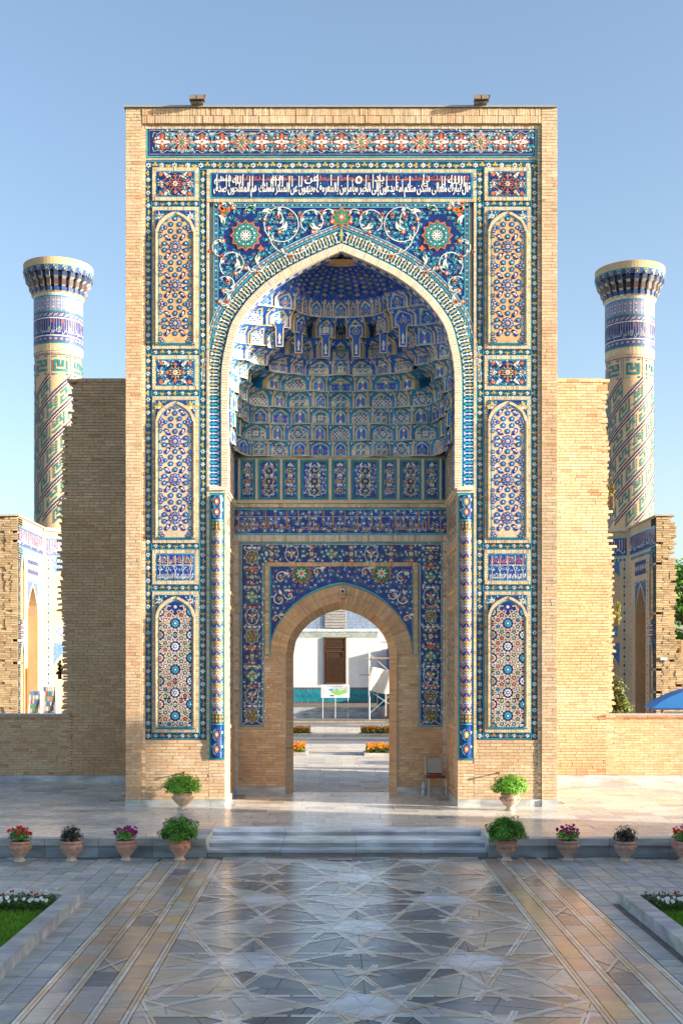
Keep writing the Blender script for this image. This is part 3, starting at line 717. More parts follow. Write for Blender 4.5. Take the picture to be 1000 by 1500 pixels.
# --- panels in the two side columns
def arch_poly(xc, hw_, zb, zs, zt, n=9, A=.62):
    up = [(hw_*cos(t*pi/2/n), 0) for t in range(n)]; pts = [(xc-hw_, zb), (xc+hw_, zb)]; r_ = []
    for k in range(n+1):
        s_ = 1-k/n; s_ = s_**.8; r_.append((hw_*s_, zs+(zt-zs)*(A*sqrt(max(0, 1-s_*s_))+(1-A)*(1-s_))))
    pts += [(xc+a, b) for a, b in r_]+[(xc-a, b) for a, b in reversed(r_[:-1])]
    return pts, r_
def panel_rect(xa, xb, ya, yb, kind, side):
    t = MB(); fr = MB(); x0, x1, z0, z1 = X(xa), X(xb), Z(yb), Z(ya); frame(fr, M0, x0, x1, z0, z1, .075, pitch=.05, h0=-.03, h1=.022)
    P = Pat(FM(-.022), mb=t); a, b, c, d = x0+.08, x1-.08, z0+.08, z1-.08; cx, cz = (a+b)/2, (c+d)/2
    P.rect(x0+.07, z0+.07, x1-.07, z1-.07, (.03, .25, .34), 0); P.rect(a+.02, c+.02, b-.02, d-.02, (.014, .03, .15) if kind != 'script' else (.012, .04, .30), 1)
    P.clip = [(a+.02, c+.02), (b-.02, c+.02), (b-.02, d-.02), (a+.02, d-.02)]
    if kind == 'script':
        lt = kind; cw = (b-a)
        for i in range(5):
            xx = a+cw*(i+.5)/5; P.stroke([(xx, c+.02), (xx, c+.2), (xx-.03, c+.25), (xx, c+.3), (xx+.03, c+.25), (xx, c+.2)], .012, WHITE, 3); P.seg((xx, c+.3), (xx, d-.04), .012, WHITE, 3)
            P.stroke([(xx-.07, c+.06), (xx-.03, c+.13), (xx+.03, c+.06), (xx+.07, c+.13)], .012, WHITE, 3)
        put_text(P, 'الملك لله الملك لله', a+.04, b-.04, d-.2, d-.05, YEL if side < 0 else ORA, 4); put_text(P, 'لا الملك لله الملك لله', a+.04, b-.04, c+.04, c+.14, WHITE, 4)
        P.rect(a+.03, cz+.035, b-.03, cz+.047, WHITE, 3)
        vines(P, lambda x, y: True, (a, c, b, d), .085, 2, cols=(TURQ, WHITE, ORA), dens=.8)
    else:
        big = kind == 'rose'; c1 = (.36, .12, .06) if big else (.05, .05, .12)
        for sx in (-1, 1):
            for sz in (-1, 1):
                P.flower(cx+sx*.30, cz+sz*.20, .13, 6, (.02, .05, .2), ORA, 3); P.stroke(arc(cx+sx*.22, cz+sz*.12, .13, .05, 0, sx*5, 9), .014, TURQ, 3)
                P.leaf(cx+sx*.1, cz+sz*.1, atan2(sz, sx), .22, .07, WHITE, 4); P.stroke([(cx, cz+sz*.28), (cx+sx*.16, cz+sz*.22), (cx+sx*.2, cz+sz*.1), (cx+sx*.36, cz)], .014, ORA if big else TURQ, 4)
            P.flower(cx+sx*.31, cz, .07, 6, WHITE, ORA, 4)
        for k in range(8): P.star(cx+.17*cos(k*pi/4), cz+.17*sin(k*pi/4), .05, 4, .5, c1 if k % 2 else ORA, 4)
        P.star(cx, cz, .14, 10, .6, ORA if big else YEL, 5); P.star(cx, cz, .11, 10, .6, (.01, .02, .06), 6); P.flower(cx, cz, .07, 8, WHITE, ORA, 7)
        vines(P, lambda x, y: hypot(x-cx, y-cz) > .18, (a, c, b, d), .08, 3, cols=(TURQ, WHITE, ORA), dens=.7)
    o = t.build('mosaic_panel', M_GLZ, portal); fr.build('brick_frame', M_BRK, o, kind='stuff'); return o
def star_field(P, x0, x1, z0, z1, xc, low=False):
    per = .80; k = 0; navy = (.012, .03, .17) if not low else (.012, .035, .3); mid = (.03, .14, .30)
    def small(x, y, r_=.062, rot=pi/2):
        P.ngon(x, y, r_, 5, navy, 2, rot); P.star(x, y, r_*.78, 5, .42, (.05, .36, .52), 3, rot); P.ngon(x, y, r_*.22, 5, WHITE if R.random() < .6 else ORA, 4)
    def bow(x, y, a):
        q = P.at(x, y, a); q.poly([(-.075, -.035), (-.075, .035), (-.02, .055), (.02, .03), (.075, .055), (.085, -.01), (.02, -.045), (-.02, -.03)], navy, 2); q.poly([(-.05, -.012), (0, .02), (.055, .03), (.03, -.02)], WHITE, 3); q.ngon(0, 0, .016, 4, ORA, 4)
    z = z0+.42
    zz = z0-.2; n = int((z1-z0)/per)+2; h = 0
    for j in range(-1, 2*n):
        cz = z0+.42+j*per/2; cxs = (xc,) if j % 2 == 0 else (x0-.02, x1+.02)
        for cx in cxs:
            P.star(cx, cz, .145, 10, .8, navy, 2); P.star(cx, cz, .125, 10, .52, WHITE, 3); P.star(cx, cz, .095, 10, .6, navy, 4)
            for k in range(10): P.leaf(cx+.05*cos(k*pi/5), cz+.05*sin(k*pi/5), k*pi/5, .055, .02, (TURQ, ORA)[k % 2], 5)
            P.flower(cx, cz, .045, 6, WHITE, ORA, 6)
        if j % 2 == 0:
            for q_ in range(10): P.leaf(xc+.155*cos(q_*pi/5+pi/10), cz+.155*sin(q_*pi/5+pi/10), q_*pi/5+pi/10, .05, .045, navy, 2)
            for sx in (-1, 1):
                small(xc+sx*.30, cz+.0, .04); small(xc+sx*.20, cz+per/2, .045); small(xc+sx*.225, cz+.07); small(xc+sx*.225, cz-.07); bow(xc+sx*.16, cz+.20, sx*-.6+pi/2); bow(xc+sx*.16, cz-.20, sx*.6+pi/2); small(xc+sx*.09, cz+per/2-.07); small(xc+sx*.09, cz+per/2+.07); small(xc+sx*.31, cz+.22, .05); small(xc+sx*.31, cz-.22, .05)
            small(xc, cz+.21); small(xc, cz-.21)
def girih_field(P, x0, x1, z0, z1, xc):
    lns = []; cs = []; Lr = (x1-x0)/1.618
    for j in range(-1, 10):
        cz = z0+.25+j*.588*Lr
        for cx in ((xc,) if j % 2 == 0 else (x0, x1)):
            cs.append((cx, cz))
            for a, b in starl(cx, cz, Lr*.5, 10, 3, 0):
                d = ((b[0]-a[0])*.22, (b[1]-a[1])*.22); lns.append(((a[0]-d[0], a[1]-d[1]), (b[0]+d[0], b[1]+d[1])))
    lns = merge_lines(lns); cl = cells(lns, (x0-.02, z0-.02, x1+.02, z1+.02))
    for q, A in cl:
        cx = sum(p[0] for p in q)/len(q); cz = sum(p[1] for p in q)/len(q)
        if A < .0012: c = R.choice((TURQ, WHITE, (.02, .1, .3), ORA))
        elif A < .004: c = R.choice(((.012, .04, .28), TURQ, (.02, .2, .32)))
        else: c = (.012, .03, .18)
        P.poly(q, jit(c, .15), 1)
        if A > .0016:
            r_ = min(.035, sqrt(A)*.33); P.ngon(cx, cz, r_, 5, R.choice(((.03, .3, .4), WHITE, (.25, .4, .2), ORA)), 2, R.random()*6); P.ngon(cx, cz, r_*.5, 4, R.choice((YEL, NAVY, ORA)), 3)
    for a, b in lns: P.seg(a, b, .017, (.68, .53, .38), 4)
    for q_, (cx, cz) in enumerate(cs):
        P.star(cx, cz, .085, 10, .7, WHITE if q_ % 2 else (.05, .35, .42), 4.5)
        if q_ % 3: P.flower(cx, cz, .06, 6, (.04, .1, .3), WHITE, 5.5); continue
        P.flower(cx, cz, .075, 8, (.6, .15, .03), None, 5, deep=.2); P.ngon(cx, cz, .045, 8, (.05, .15, .1), 6); P.ngon(cx, cz, .02, 6, ORA, 7)
def panel_arch(xa, xb, ya, yb, kind, side):
    t = MB(); fr = MB(); x0, x1, z0, z1 = X(xa), X(xb), Z(yb), Z(ya); xc = (x0+x1)/2; frame(fr, M0, x0, x1, z0, z1, .072, pitch=.05, h0=-.05, h1=.022)
    zs = z1-.52; zt = z1-.17; hwf = (x1-x0)/2-.15; hwo = hwf+.07
    P = Pat(FM(-.035), mb=t); P.rect(x0+.07, z0+.07, x1-.07, z1-.07, (.02, .20, .30), 0, 1, 8); P.rect(x0+.085, zs-.1, x1-.085, z1-.085, (.014, .035, .16), 1)
    for sx in (-1, 1):
        cx = xc+sx*(hwo-.08); cz = z1-.20
        if kind == 'bright': P.trefoil(cx, cz-.04, .13, pi/2, YEL, WHITE, 3)
        else: P.flower(cx, cz, .065, 6, WHITE, ORA, 3)
        for k in range(7): P.leaf(cx, cz, k*.9, .12, .035, TURQ if k % 2 else (.45, .5, .5), 2)
        vines(P, lambda x, y: True, (min(cx-.12, cx+.12), zs-.05, max(cx-.12, cx+.12), z1-.09), .07, 3, dens=.6)
    # arch ring of brick, turquoise lining, field
    ao, ro = arch_poly(xc, hwo+.02, z0+.10, zs, zt+.07); P2 = Pat(FM(-.0375+.0), mb=t)
    P2.poly(ao, (.58, .43, .27), 2.3); ai, ri = arch_poly(xc, hwf+.02, z0+.10, zs, zt+.0); P2.poly(ai, (.03, .34, .44), 3.3)
    af, rf = arch_poly(xc, hwf, z0+.12, zs, zt-.03); low = kind != 'dark'
    fieldc = {'dark': (.62, .38, .18), 'bright': (.64, .48, .31), 'girih': (.012, .03, .18)}[kind]; P2.poly(af, fieldc, 4.2)
    mbf = MB(); P3 = Pat(FM(-.0505), af, mbf)
    if kind == 'girih': girih_field(P3, xc-hwf, xc+hwf, z0+.1, zt, xc)
    else: star_field(P3, xc-hwf, xc+hwf, z0+.1, zt, xc, low)
    course(fr, FM(-.04), x0+.075, x0+.098, z0+.12, zs, int((zs-z0)/.05), vert=True, h0=0, h1=.04); course(fr, FM(-.04), x1-.098, x1-.075, z0+.12, zs, int((zs-z0)/.05), vert=True, h0=0, h1=.04)
    o = t.build('arched_panel', M_GLZ, portal); mbf.build('star_mosaic', M_GLZ, o, kind='stuff'); fr.build('brick_frame', M_BRK, o, kind='stuff')
    ring = MB()
    for sd in (-1, 1):
        pts = [(xc+sd*(a+.035), b+.035*(1 if a < hwf*.9 else 0)) for a, b in ri]
        for i in range(len(pts)-1):
            for h in range(2):
                p = (pts[i][0]+(pts[i+1][0]-pts[i][0])*h/2, pts[i][1]+(pts[i+1][1]-pts[i][1])*h/2); q = (pts[i][0]+(pts[i+1][0]-pts[i][0])*(h+.9)/2, pts[i][1]+(pts[i+1][1]-pts[i][1])*(h+.9)/2)
                dx, dz = q[0]-p[0], q[1]-p[1]; d = hypot(dx, dz) or 1; nx_, nz_ = -dz/d*.026, dx/d*.026
                ring.prism([(p[0]-nx_, p[1]-nz_), (q[0]-nx_, q[1]-nz_), (q[0]+nx_, q[1]+nz_), (p[0]+nx_, p[1]+nz_)], 0, .03, jit(CREAM, .12), FM(-.035))
    ring.build('arch_ring', M_BRK, o, kind='stuff')
for s in (-1, 1):
    def mx(a, b): return (a, b) if s < 0 else (1000-b, 1000-a)
    a, b = mx(223.5, 291)
    panel_rect(a, b, 245.5, 294, 'rose', s); panel_arch(a, b, 303.5, 511, 'dark', s); panel_rect(a, b, 521, 571, 'star', s)
    panel_arch(a, b, 581, 795.5, 'bright', s); panel_rect(a, b, 805.5, 856, 'script', s); panel_arch(a, b, 866.5, 1073, 'girih', s)
# --- inscription over the arch
frame(SB, M0, X(303), X(697), Z(296), Z(248.5), .065, pitch=.05, h0=-.03, h1=.022)
IN = MB(); P = Pat(FM(-.02), mb=IN); P.rect(X(308), Z(291), X(692), Z(253), (.03, .30, .38), 0, 12); P.rect(X(310.5), Z(289), X(689.5), Z(254.5), (.012, .03, .16), 1, 12)
LIN = []
vines(P, lambda x, y: True, (X(311), Z(288), X(689), Z(256)), .1, 1.6, cols=((.02, .12, .3),)*3, dens=.7, fl=.2)
put_text(P, VERSE, X(313), X(688), Z(289.5), Z(263.5), WHITE, 4, bold=.009)
for wd, a, b in (('الله', 655, 676), ('لى', 618, 628), ('بد', 548, 562), ('و', 520, 530), ('عن', 446, 466), ('هم', 396, 414), ('الله', 340, 356), ('العظيم', 314, 338)):
    put_text(P, wd, X(a), X(b), Z(270), Z(258.5), WHITE, 4.5, bold=.009)
xx = 318
while xx < 688:
    hgt = R.uniform(257, 260); P.stroke([(X(xx)+.012, Z(hgt-1)), (X(xx), Z(hgt)), (X(xx), Z(R.uniform(272, 279)))], .019, WHITE, 4.2)
    if R.random() < .3: P.stroke([(X(xx+4)+.012, Z(hgt-1)), (X(xx+4), Z(hgt)), (X(xx+4), Z(274))], .019, WHITE, 4.2)
    xx += R.choice((10, 14, 20, 27))
put_text(P, 'الملك لله الواحد الله نور السموات والأرض الملك لله الواحد', X(330), X(686), Z(264.5), Z(256), ORA, 3); P.rect(X(345), Z(264.6), X(686), Z(263.4), ORA, 3, 8)
IN.build('inscription_band', M_GLZ, portal, label='dark blue band with white Arabic script and an orange line of script above it')
# --- arch: ribbon band, border band, cream voussoirs
RB = MB(); VO = MB(); SO = MB()
for s in (-1, 1):
    C = Curve(ARCM, s); C0 = 0.0
    PA = Pat(lambda u, v, h, C=C: C.at(u, v, h+.004), mb=RB); n = 60
    w0, w1 = .02, .30; w2 = .315; w3 = .40
    for i in range(n):
        a, b = C.len*i/n, C.len*(i+1)/n
        PA.poly([(a, 0), (b, 0), (b, w1+.02), (a, w1+.02)], (.012, .05, .14) if (a+b)/2 > 1.6 else (.012, .05, .38), 0)
        PA.poly([(a, 0), (b, 0), (b, .016), (a, .016)], (.03, .35, .42), 1); PA.poly([(a, w1), (b, w1), (b, w1+.018), (a, w1+.018)], (.06, .42, .48), 1)
        if a > 2.2:
            PA.poly([(a, w1+.018), (b, w1+.018), (b, w3), (a, w3)], (.02, .12, .24), 0); PA.poly([(a, w3), (b, w3), (b, w3+.018), (a, w3+.018)], (.25, .55, .58), 1)
            for k in range(2):
                t = a+(b-a)*(k+.25)/2; PA.flower(t, (w1+w3)/2+.01, .026, 5, ORA if k else (.6, .6, .55), None, 2)
                PA.leaf(t+(b-a)*.12, (w1+w3)/2+.01, 0, (b-a)*.2, .02, (.5, .6, .6), 2)
    m = 47; p = C.len/m; up = 12
    for i in range(m):
        t = (i+.5)*p; high = t > 1.9; cy = (w0+w1)/2; wy = .014; ky = YEL if high else (.05, .40, .50); kw = WHITE if high else (.62, .70, .74)
        # knotted white bar
        PA.poly([(t-.036, w0+.03), (t-.010, w0+.062), (t-.010, w1-.085), (t-.036, w1-.055), (t-.016, w1-.03), (t, w1-.05), (t+.016, w1-.03), (t+.036, w1-.055), (t+.010, w1-.085), (t+.010, w0+.062), (t+.036, w0+.03), (t+.016, w0+.02), (t, w0+.04), (t-.016, w0+.02)][::-1], kw, 3)
        PA.ngon(t, cy, .026, 4, kw, 3.5)
        # yellow link outlined in turquoise between the bars
        x = t+p/2; ln_ = [(x-.03, w1-.03), (x, w1-.075), (x, cy), (x, w0+.07), (x+.03, w0+.02)]
        PA.stroke([(x-p*.42, w1-.02), (x-p*.1, w1-.07), (x-p*.1, w0+.06), (x-p*.4, w0+.01)], wy, (.03, .38, .42), 2); PA.stroke([(x+p*.42, w1-.02), (x+p*.1, w1-.07), (x+p*.1, w0+.06), (x+p*.4, w0+.01)], wy, (.03, .38, .42), 2)
        PA.stroke([(x-.035, w0+.01), (x, w0+.07), (x, w1-.07), (x, w1-.015)], .015, ky, 2.5); PA.star(x, cy+.02, .036, 4, .5, ky, 2.8)
    nv = 118
    for i in range(nv):
        a, b = C.len*(i+.07)/nv, C.len*(i+.93)/nv; c = jit(mixc(CREAM, (.8, .72, .58), .5), .10)
        q = [(a, -.15), (b, -.15), (b, -.004), (a, -.004)]
        VO.prism(q, -.05, .035+R.uniform(-.003, .003), c, lambda u, v, h, C=C: C.at(u, v, h))
    # soffit behind the voussoirs with a thin tile line
    for i in range(60):
        a, b = C.len*i/60, C.len*(i+1)/60; A0, A1 = C.at(a, -.14), C.at(b, -.14)
        for j, (ya, yb, cc) in enumerate(((.0, .12, (.60, .44, .27)), (.12, .15, (.3, .5, .6)), (.15, .27, (.35, .45, .6)), (.27, .30, (.6, .6, .55)), (.3, .42, (.06, .16, .42)))):
            cc2 = cc if j != 2 else ((.02, .06, .4) if i % 2 else (.62, .6, .5))
            SO.face([(A0[0], ya, A0[2]), (A1[0], ya, A1[2]), (A1[0], yb, A1[2]), (A0[0], yb, A0[2])], jit(cc2, .08))
RB.build('knotted_arch_band', M_GLZ, portal); VO.build('arch_voussoirs', M_BRK, portal, kind='stuff'); SO.build('arch_soffit', M_GLZ, portal)
# --- spandrel
SPN = MB(); PS = Pat(M0, mb=SPN)
CL_ = Curve(ARCM, -1); outer = [CL_.at(CL_.len*i/60, .42) for i in range(61)]
def arch_z(ax):
    """height of the band's outer edge at |x|"""
    best = None
    for i in range(60):
        a, b = outer[i], outer[i+1]
        if -a[0] >= ax >= -b[0] and abs(a[0]-b[0]) > 1e-6: best = a[2]+(b[2]-a[2])*(-a[0]-ax)/(-a[0]+b[0])
    return best if best is not None else (outer[0][2] if ax > 2.8 else outer[-1][2])
xe = X(687); zt = Z(297)
for s in (-1, 1):
    n = 40
    for i in range(n):
        a, b = xe*i/n, xe*(i+1)/n; za, zb2 = arch_z(a), arch_z(b)
        if b > 2.62: za = zb2 = Z(480)
        PS.poly([(s*a, za-.05), (s*b, zb2-.05), (s*b, zt), (s*a, zt)], (.012, .026, .15), 0)
    PS.rect(*sorted((s*xe, s*(xe-.018)))[:1], Z(482), max(s*xe, s*(xe-.018)), zt, (.05, .40, .46), 3, 1, 5) if 0 else None
    x0, x1 = sorted((s*xe, s*(xe-.10))); PS.rect(x0, Z(495), x1, zt, (.02, .12, .24), 2, 1, 5)
    for q in (xe, xe-.085): x0, x1 = sorted((s*q, s*(q-.015))); PS.rect(x0, Z(495), x1, zt, (.08, .42, .48), 3, 1, 5)
    for k in range(28): PS.flower(s*(xe-.05), Z(300)-k*.098, .022, 5, ORA if k % 2 else WHITE, None, 3)
PS.rect(-xe, zt-.10, xe, zt, (.02, .12, .24), 2, 12); PS.rect(-xe, zt-.015, xe, zt, (.08, .42, .48), 3, 12); PS.rect(-xe+.09, zt-.10, xe-.09, zt-.085, (.08, .42, .48), 3, 12)
for k in range(53): PS.flower(-xe+.06+k*.099, zt-.05, .022, 5, ORA if k % 2 else WHITE, None, 3)
def inside_sp(x, z):
    ax = abs(x); return ax < xe-.13 and z < zt-.13 and z > arch_z(ax)+.05 and z > Z(470)
MX, MZ = X(640), Z(345)
def ins2(x, z): return inside_sp(x, z) and hypot(abs(x)-MX, z-MZ) > .40
vines(PS, ins2, (-xe, Z(470), xe, zt), .105, 2, cols=((.06, .42, .48), (.16, .50, .54), ORA), dens=1, fl=.4)
for s in (-1, 1):
    q = PS.at(0, 0, 0, s, 1)
    for (cx, cy, r0, r1, a0, a1) in ((588, 329, 26, 25, .3, 6.6), (576, 338, 38, 30, 3.5, 6.4), (543, 324, 17, 16, -1, 4.6), (518, 317, 12, 9, -.5, 4.2), (658.5, 387, 20, 14, -.8, 4.4), (668, 418, 14, 9, .8, 5.2), (610, 330, 30, 22, 2.0, 3.6), (630, 380, 22, 16, 3.4, 5.4), (672, 440, 12, 6, 1.5, 6), (665, 305, 14, 8, 0, 3.1), (676, 360, 16, 8, -1.6, 2)):
        pts = arc(X(cx), Z(cy), r0/70, r1/70, a0, a1, 18); q.stroke(pts, .016, WHITE, 6)
        for j in (3, 9, 14):
            if j < len(pts)-1: an = atan2(pts[j+1][1]-pts[j][1], pts[j+1][0]-pts[j][0]); q.leaf(pts[j][0], pts[j][1], an+.7, .12, .05, WHITE, 6); q.leaf(pts[j][0]+.02, pts[j][1], an+.7, .06, .02, GRN, 7)
        q.flower(pts[-1][0], pts[-1][1], .06, 6, ORA, WHITE, 7); q.flower(pts[6][0]+.08, pts[6][1]-.05, .06, 5, ORA, BLK, 7)
    for (cx, cy, an) in ((590, 338, 2.5), (546, 326, 4.0), (600, 312, .4), (655, 395, 2), (620, 372, -1.2), (672, 330, 1.4), (640, 306, 3.0), (625, 305, .1)):
        q.poly([(X(cx)+a*cos(an)-b*sin(an), Z(cy)+a*sin(an)+b*cos(an)) for a, b in ((0, 0), (.05, .045), (.13, .05), (.2, 0), (.23, -.08), (.15, -.04), (.08, -.05))], WHITE, 7); q.leaf(X(cx), Z(cy), an+.1, .13, .035, GRN, 8)
    q.star(MX, MZ, .335, 12, .80, (.55, .14, .03), 6); q.star(MX, MZ, .30, 12, .78, (.02, .17, .16), 7)
    for k in range(12): q.leaf(MX+.14*cos(k*pi/6), MZ+.14*sin(k*pi/6), k*pi/6, .13, .045, (.04, .27, .27), 8); q.ngon(MX+.19*cos(k*pi/6+.26), MZ+.19*sin(k*pi/6+.26), .022, 4, WHITE, 9)
    for k in range(8): q.leaf(MX, MZ, k*pi/4, .14, .028, WHITE, 9); q.ngon(MX+.1*cos(k*pi/4+.4), MZ+.1*sin(k*pi/4+.4), .017, 5, WHITE, 9)
    q.trefoil(X(668), Z(312), .17, pi/4, ORA, (.05, .2, .15), 6); q.star(X(676), Z(306), .07, 4, .5, ORA, 6); q.star(X(618), Z(364), .08, 4, .5, ORA, 7)
PS.star(0, Z(318), .23, 8, .7, ORA, 6); PS.star(0, Z(318), .19, 8, .7, GRN, 7); PS.flower(0, Z(318), .10, 6, ORA, WHITE, 8)
SPN.build('spandrel_mosaic', M_GLZ, portal, label='navy spandrel mosaic with white scrolls, orange blossoms and two green star medallions')
bx = MB()
course(SB, M0, X(303), X(306.6), Z(1110), Z(297), 240, vert=True, h1=.02); course(SB, M0, X(693.4), X(697), Z(1110), Z(297), 240, vert=True, h1=.02)
PT = Pat(M0, mb=bx)
for s in (-1, 1): a, b = sorted((X(500+s*194), X(500+s*186.5))); PT.rect(a, Z(715), b, Z(480), (.03, .10, .16), 0, 1, 6); a, b = sorted((X(500+s*193), X(500+s*190.5))); PT.rect(a, Z(712), b, Z(480), (.05, .38, .44), 1, 1, 6)
# --- impost cornice, engaged corner columns
for s in (-1, 1):
    cb = MB(); a, b = sorted((s*X(693.5), s*X(669))); 
    for (zz0, zz1, pr) in ((Z(722), Z(718.5), .02), (Z(718.5), Z(715), .05), (Z(715), Z(712.5), .035)):
        cb.box(a, b, -pr, .05, zz0, zz1, (.70, .60, .46)); a2, b2 = sorted((s*(2.43-pr), s*2.47)); cb.box(a2, b2, .051, 2.42, zz0, zz1, (.66, .56, .42))
    cb.build('impost_cornice', M_BRK, portal)
    t = MB(); P = Pat(M0, mb=t); xc = s*X(682); 
    for dx in (-.145, .145): P.rect(xc+dx-.018, Z(1113), xc+dx+.018, Z(722.5), (.04, .34, .38), 1, 1, 12)
    P.rect(xc-.16, Z(1113), xc+.16, Z(1110), (.04, .34, .38), 2); P.rect(xc-.16, Z(725), xc+.16, Z(722.5), (.04, .34, .38), 2)
    P.rect(xc-.128, Z(1110), xc+.128, Z(725), (.02, .05, .12), 0, 1, 12)
    cb2 = t.build('column_surround', M_GLZ, portal)
    cr = .122; MC = lambda u, v, h, xc=xc: (xc+(cr+h)*sin(u), .035-(cr+h)*cos(u), v)
    c = MB(); P = Pat(MC, mb=c)
    def cyl(z0, z1, col, lay=0, k=10):
        for i in range(k): P.rect(-pi/2+pi*i/k, z0, -pi/2+pi*(i+1)/k, z1, col, lay)
    cyl(Z(1062), Z(762), (.012, .05, .28)); cyl(Z(1062), Z(1060), (.03, .3, .4), 1); cyl(Z(763.5), Z(761), (.03, .3, .4), 1); cyl(Z(1059), Z(1046), (.10, .07, .03), 1); cyl(Z(1046), Z(1045), (.4, .45, .5), 2); cyl(Z(776), Z(763.5), (.10, .07, .03), 1)
    for i in range(5):
        u = -1.2+i*.6
        for zz in (1056, 1050, 772, 767): P.rect(u-.14, Z(zz+1.6), u+.14, Z(zz-1.6), (.6, .35, .07), 2); P.ngon(u, Z(zz), .03, 6, (.62, .62, .6), 3)
    zz = Z(1043); k = 0
    while zz < Z(778):
        up = zz/ (Z(778)); cc = ((.68, .38, .05), (.012, .05, .32), (.60, .30, .04), (.45, .5, .6), (.66, .36, .05))[k % 5] if s > 0 else ((.68, .42, .08), (.03, .12, .38), (.60, .28, .05), (.66, .62, .55), (.66, .38, .06))[k % 5]
        for i in range(3):
            u = -1.05+i*1.05
            P.stroke([(u-.52, zz-.03), (u-.30, zz+.02), (u-.16, zz+.0), (u, zz+.07), (u+.16, zz+.0), (u+.30, zz+.02), (u+.52, zz-.03)], .034, cc, 1+(k % 2)*.5)
            if k % 4 == 2: P.rect(u-.1, zz-.03, u+.1, zz+.05, (.02, .10, .45) if s > 0 else (.1, .35, .5), 1)
        zz += .058; k += 1
    c.build('corner_column', M_GLZ, portal, smooth=True)
    v = MB(); P = Pat(MC, mb=v)                              # vase base and capital painted panels
    for (za, zb_) in ((Z(1110), Z(1063)), (Z(760), Z(726))):
        cyl(za, zb_, (.012, .04, .22), 1); m = (za+zb_)/2
        for (zq, c1) in ((za+(zb_-za)*.27, ORA), (za+(zb_-za)*.72, YEL if s > 0 else ORA)):
            P.star(0, zq, .17, 6, .7, (.05, .36, .4), 2) if 0 else None
            q = P; q.poly([(.75*cos(t*pi/5), zq+.13*sin(t*pi/5)) for t in range(10)], (.05, .38, .42), 2); q.poly([(.6*cos(t*pi/5), zq+.10*sin(t*pi/5)) for t in range(10)], (.01, .05, .16), 3)
            q.poly([(.42*cos(t*pi/4), zq+.075*sin(t*pi/4)) for t in range(8)], c1, 4); q.poly([(.2*cos(t*pi/3), zq+.035*sin(t*pi/3)) for t in range(6)], WHITE, 5)
            for sx in (-1, 1): q.poly([(sx*1.0+.18*cos(t*pi/3), zq+.05+.03*sin(t*pi/3)) for t in range(6)], WHITE, 3)
    v.build('column_vase_base', M_GLZ, portal, smooth=True)
bx.build('edge_strip', M_GLZ, portal)
SB.build('trim_bricks', M_BRK, portal, kind='stuff')
# ================================================================== INSIDE THE ARCH
YB = 2.40; XC = .02
def zb(py): return CZ+(HY-py)*(YB-CY)/FPX
def xb(px): return CX+(px-VX)*(YB-CY)/FPX
# --- the two reveals
for s in (-1, 1):
    MR = lambda u, v, h, s=s: (s*(2.445-h), u, v)              # u = depth
    rb = MB(); ch = .0655; z = .15; k = 0
    while z < 6.62:
        y = .06-(.12 if k % 2 else 0)
        while y < 2.38:
            a, b = max(.002, y), min(y+.24, 2.385)-.01; y += .24
            mid = (a+b)/2
            if b-a > .03 and not (1.5 < z < 6.6 and .30 < mid < 2.25):
                rb.box(a, b, z, z+ch-.01, -.05, .012+R.uniform(-.003, .003), tone(s*2.4, a, z), MR)
        z += ch; k += 1
    rb.build('reveal_brickwork', M_BRK, portal, kind='stuff')
    t = MB(); P = Pat(MR, mb=t)
    P.rect(.06, 5.72, 2.39, 6.45, (.012, .035, .22), 1, 3); P.rect(.06, 5.70, 2.39, 5.73, (.06, .4, .46), 2); P.rect(.06, 6.43, 2.39, 6.46, (.06, .4, .46), 2)
    put_text(P, 'صدق الله العظيم ربنا', .12, 2.3, 5.78, 6.35, (.62, .40, .2), 3); vines(P, lambda x, y: True, (.1, 5.75, 2.35, 6.4), .16, 2)
    P.rect(.10, 1.32, 2.3, 1.52, (.30, .22, .14), 1, 2)
    for (z0, z1) in ((1.58, 4.25), (4.5, 5.5)):
        fr = MB(); frame(fr, MR, .32, 2.24, z0, z1, .07, pitch=.07, h0=-.02, h1=.03); fr.build('brick_frame', M_BRK, portal, kind='stuff')
        P.rect(.38, z0+.06, 2.18, z1-.06, (.02, .12, .20), 0, 2, 4); P.rect(.5, z0+.15, 2.06, z1-.15, (.05, .07, .20) if s > 0 else (.45, .36, .25), 1, 2, 4)
        vines(P, lambda x, y: True, (.5, z0+.17, 2.06, z1-.17), .17, 2, cols=(TURQ, WHITE, ORA if s > 0 else NAVY))
    for k in range(12): P.flower(.2+k*.18, 4.38, .05, 6, WHITE, ORA, 2)
    P.rect(.3, 4.28, 2.26, 4.48, (.02, .06, .2), 1)
    # upper wall of the reveal, over the impost
    P.rect(.02, 6.72, 2.39, 7.75, (.02, .14, .24), 0, 3)
    for k in range(5):
        a = .15+k*.45; P.rect(a, 6.80, a+.36, 7.7, (.05, .35, .42), 1); P.rect(a+.03, 6.83, a+.33, 7.67, (.012, .03, .2), 2)
        vines(P, lambda x, y: True, (a+.03, 6.85, a+.33, 7.65), .11, 3, cols=(TURQ, WHITE, YEL)); 
        if k: t.box(a-.07, a-.02, 6.76, 7.75, 0, .03, (.62, .48, .32), MR)
    t.build('reveal_mosaic', M_GLZ, portal)
    bk = MB(); bk.box(*sorted((s*2.44, s*2.56)), .02, 2.7, 0, 8.0, CC); bk.build('reveal_core', M_MOR, portal)
    y = .0
    while y < 2.35:
        m1 = MB(); L = min(R.uniform(.45, .8), 2.4-y); a, b = sorted((s*2.47, s*2.40)); m1.box(a, b, y+.002, y+L-.002, -.01, .145, jit((.46, .47, .47), .1)); link('plinth_stone', m1.data('plinth_stone', M_STP), portal); y += L
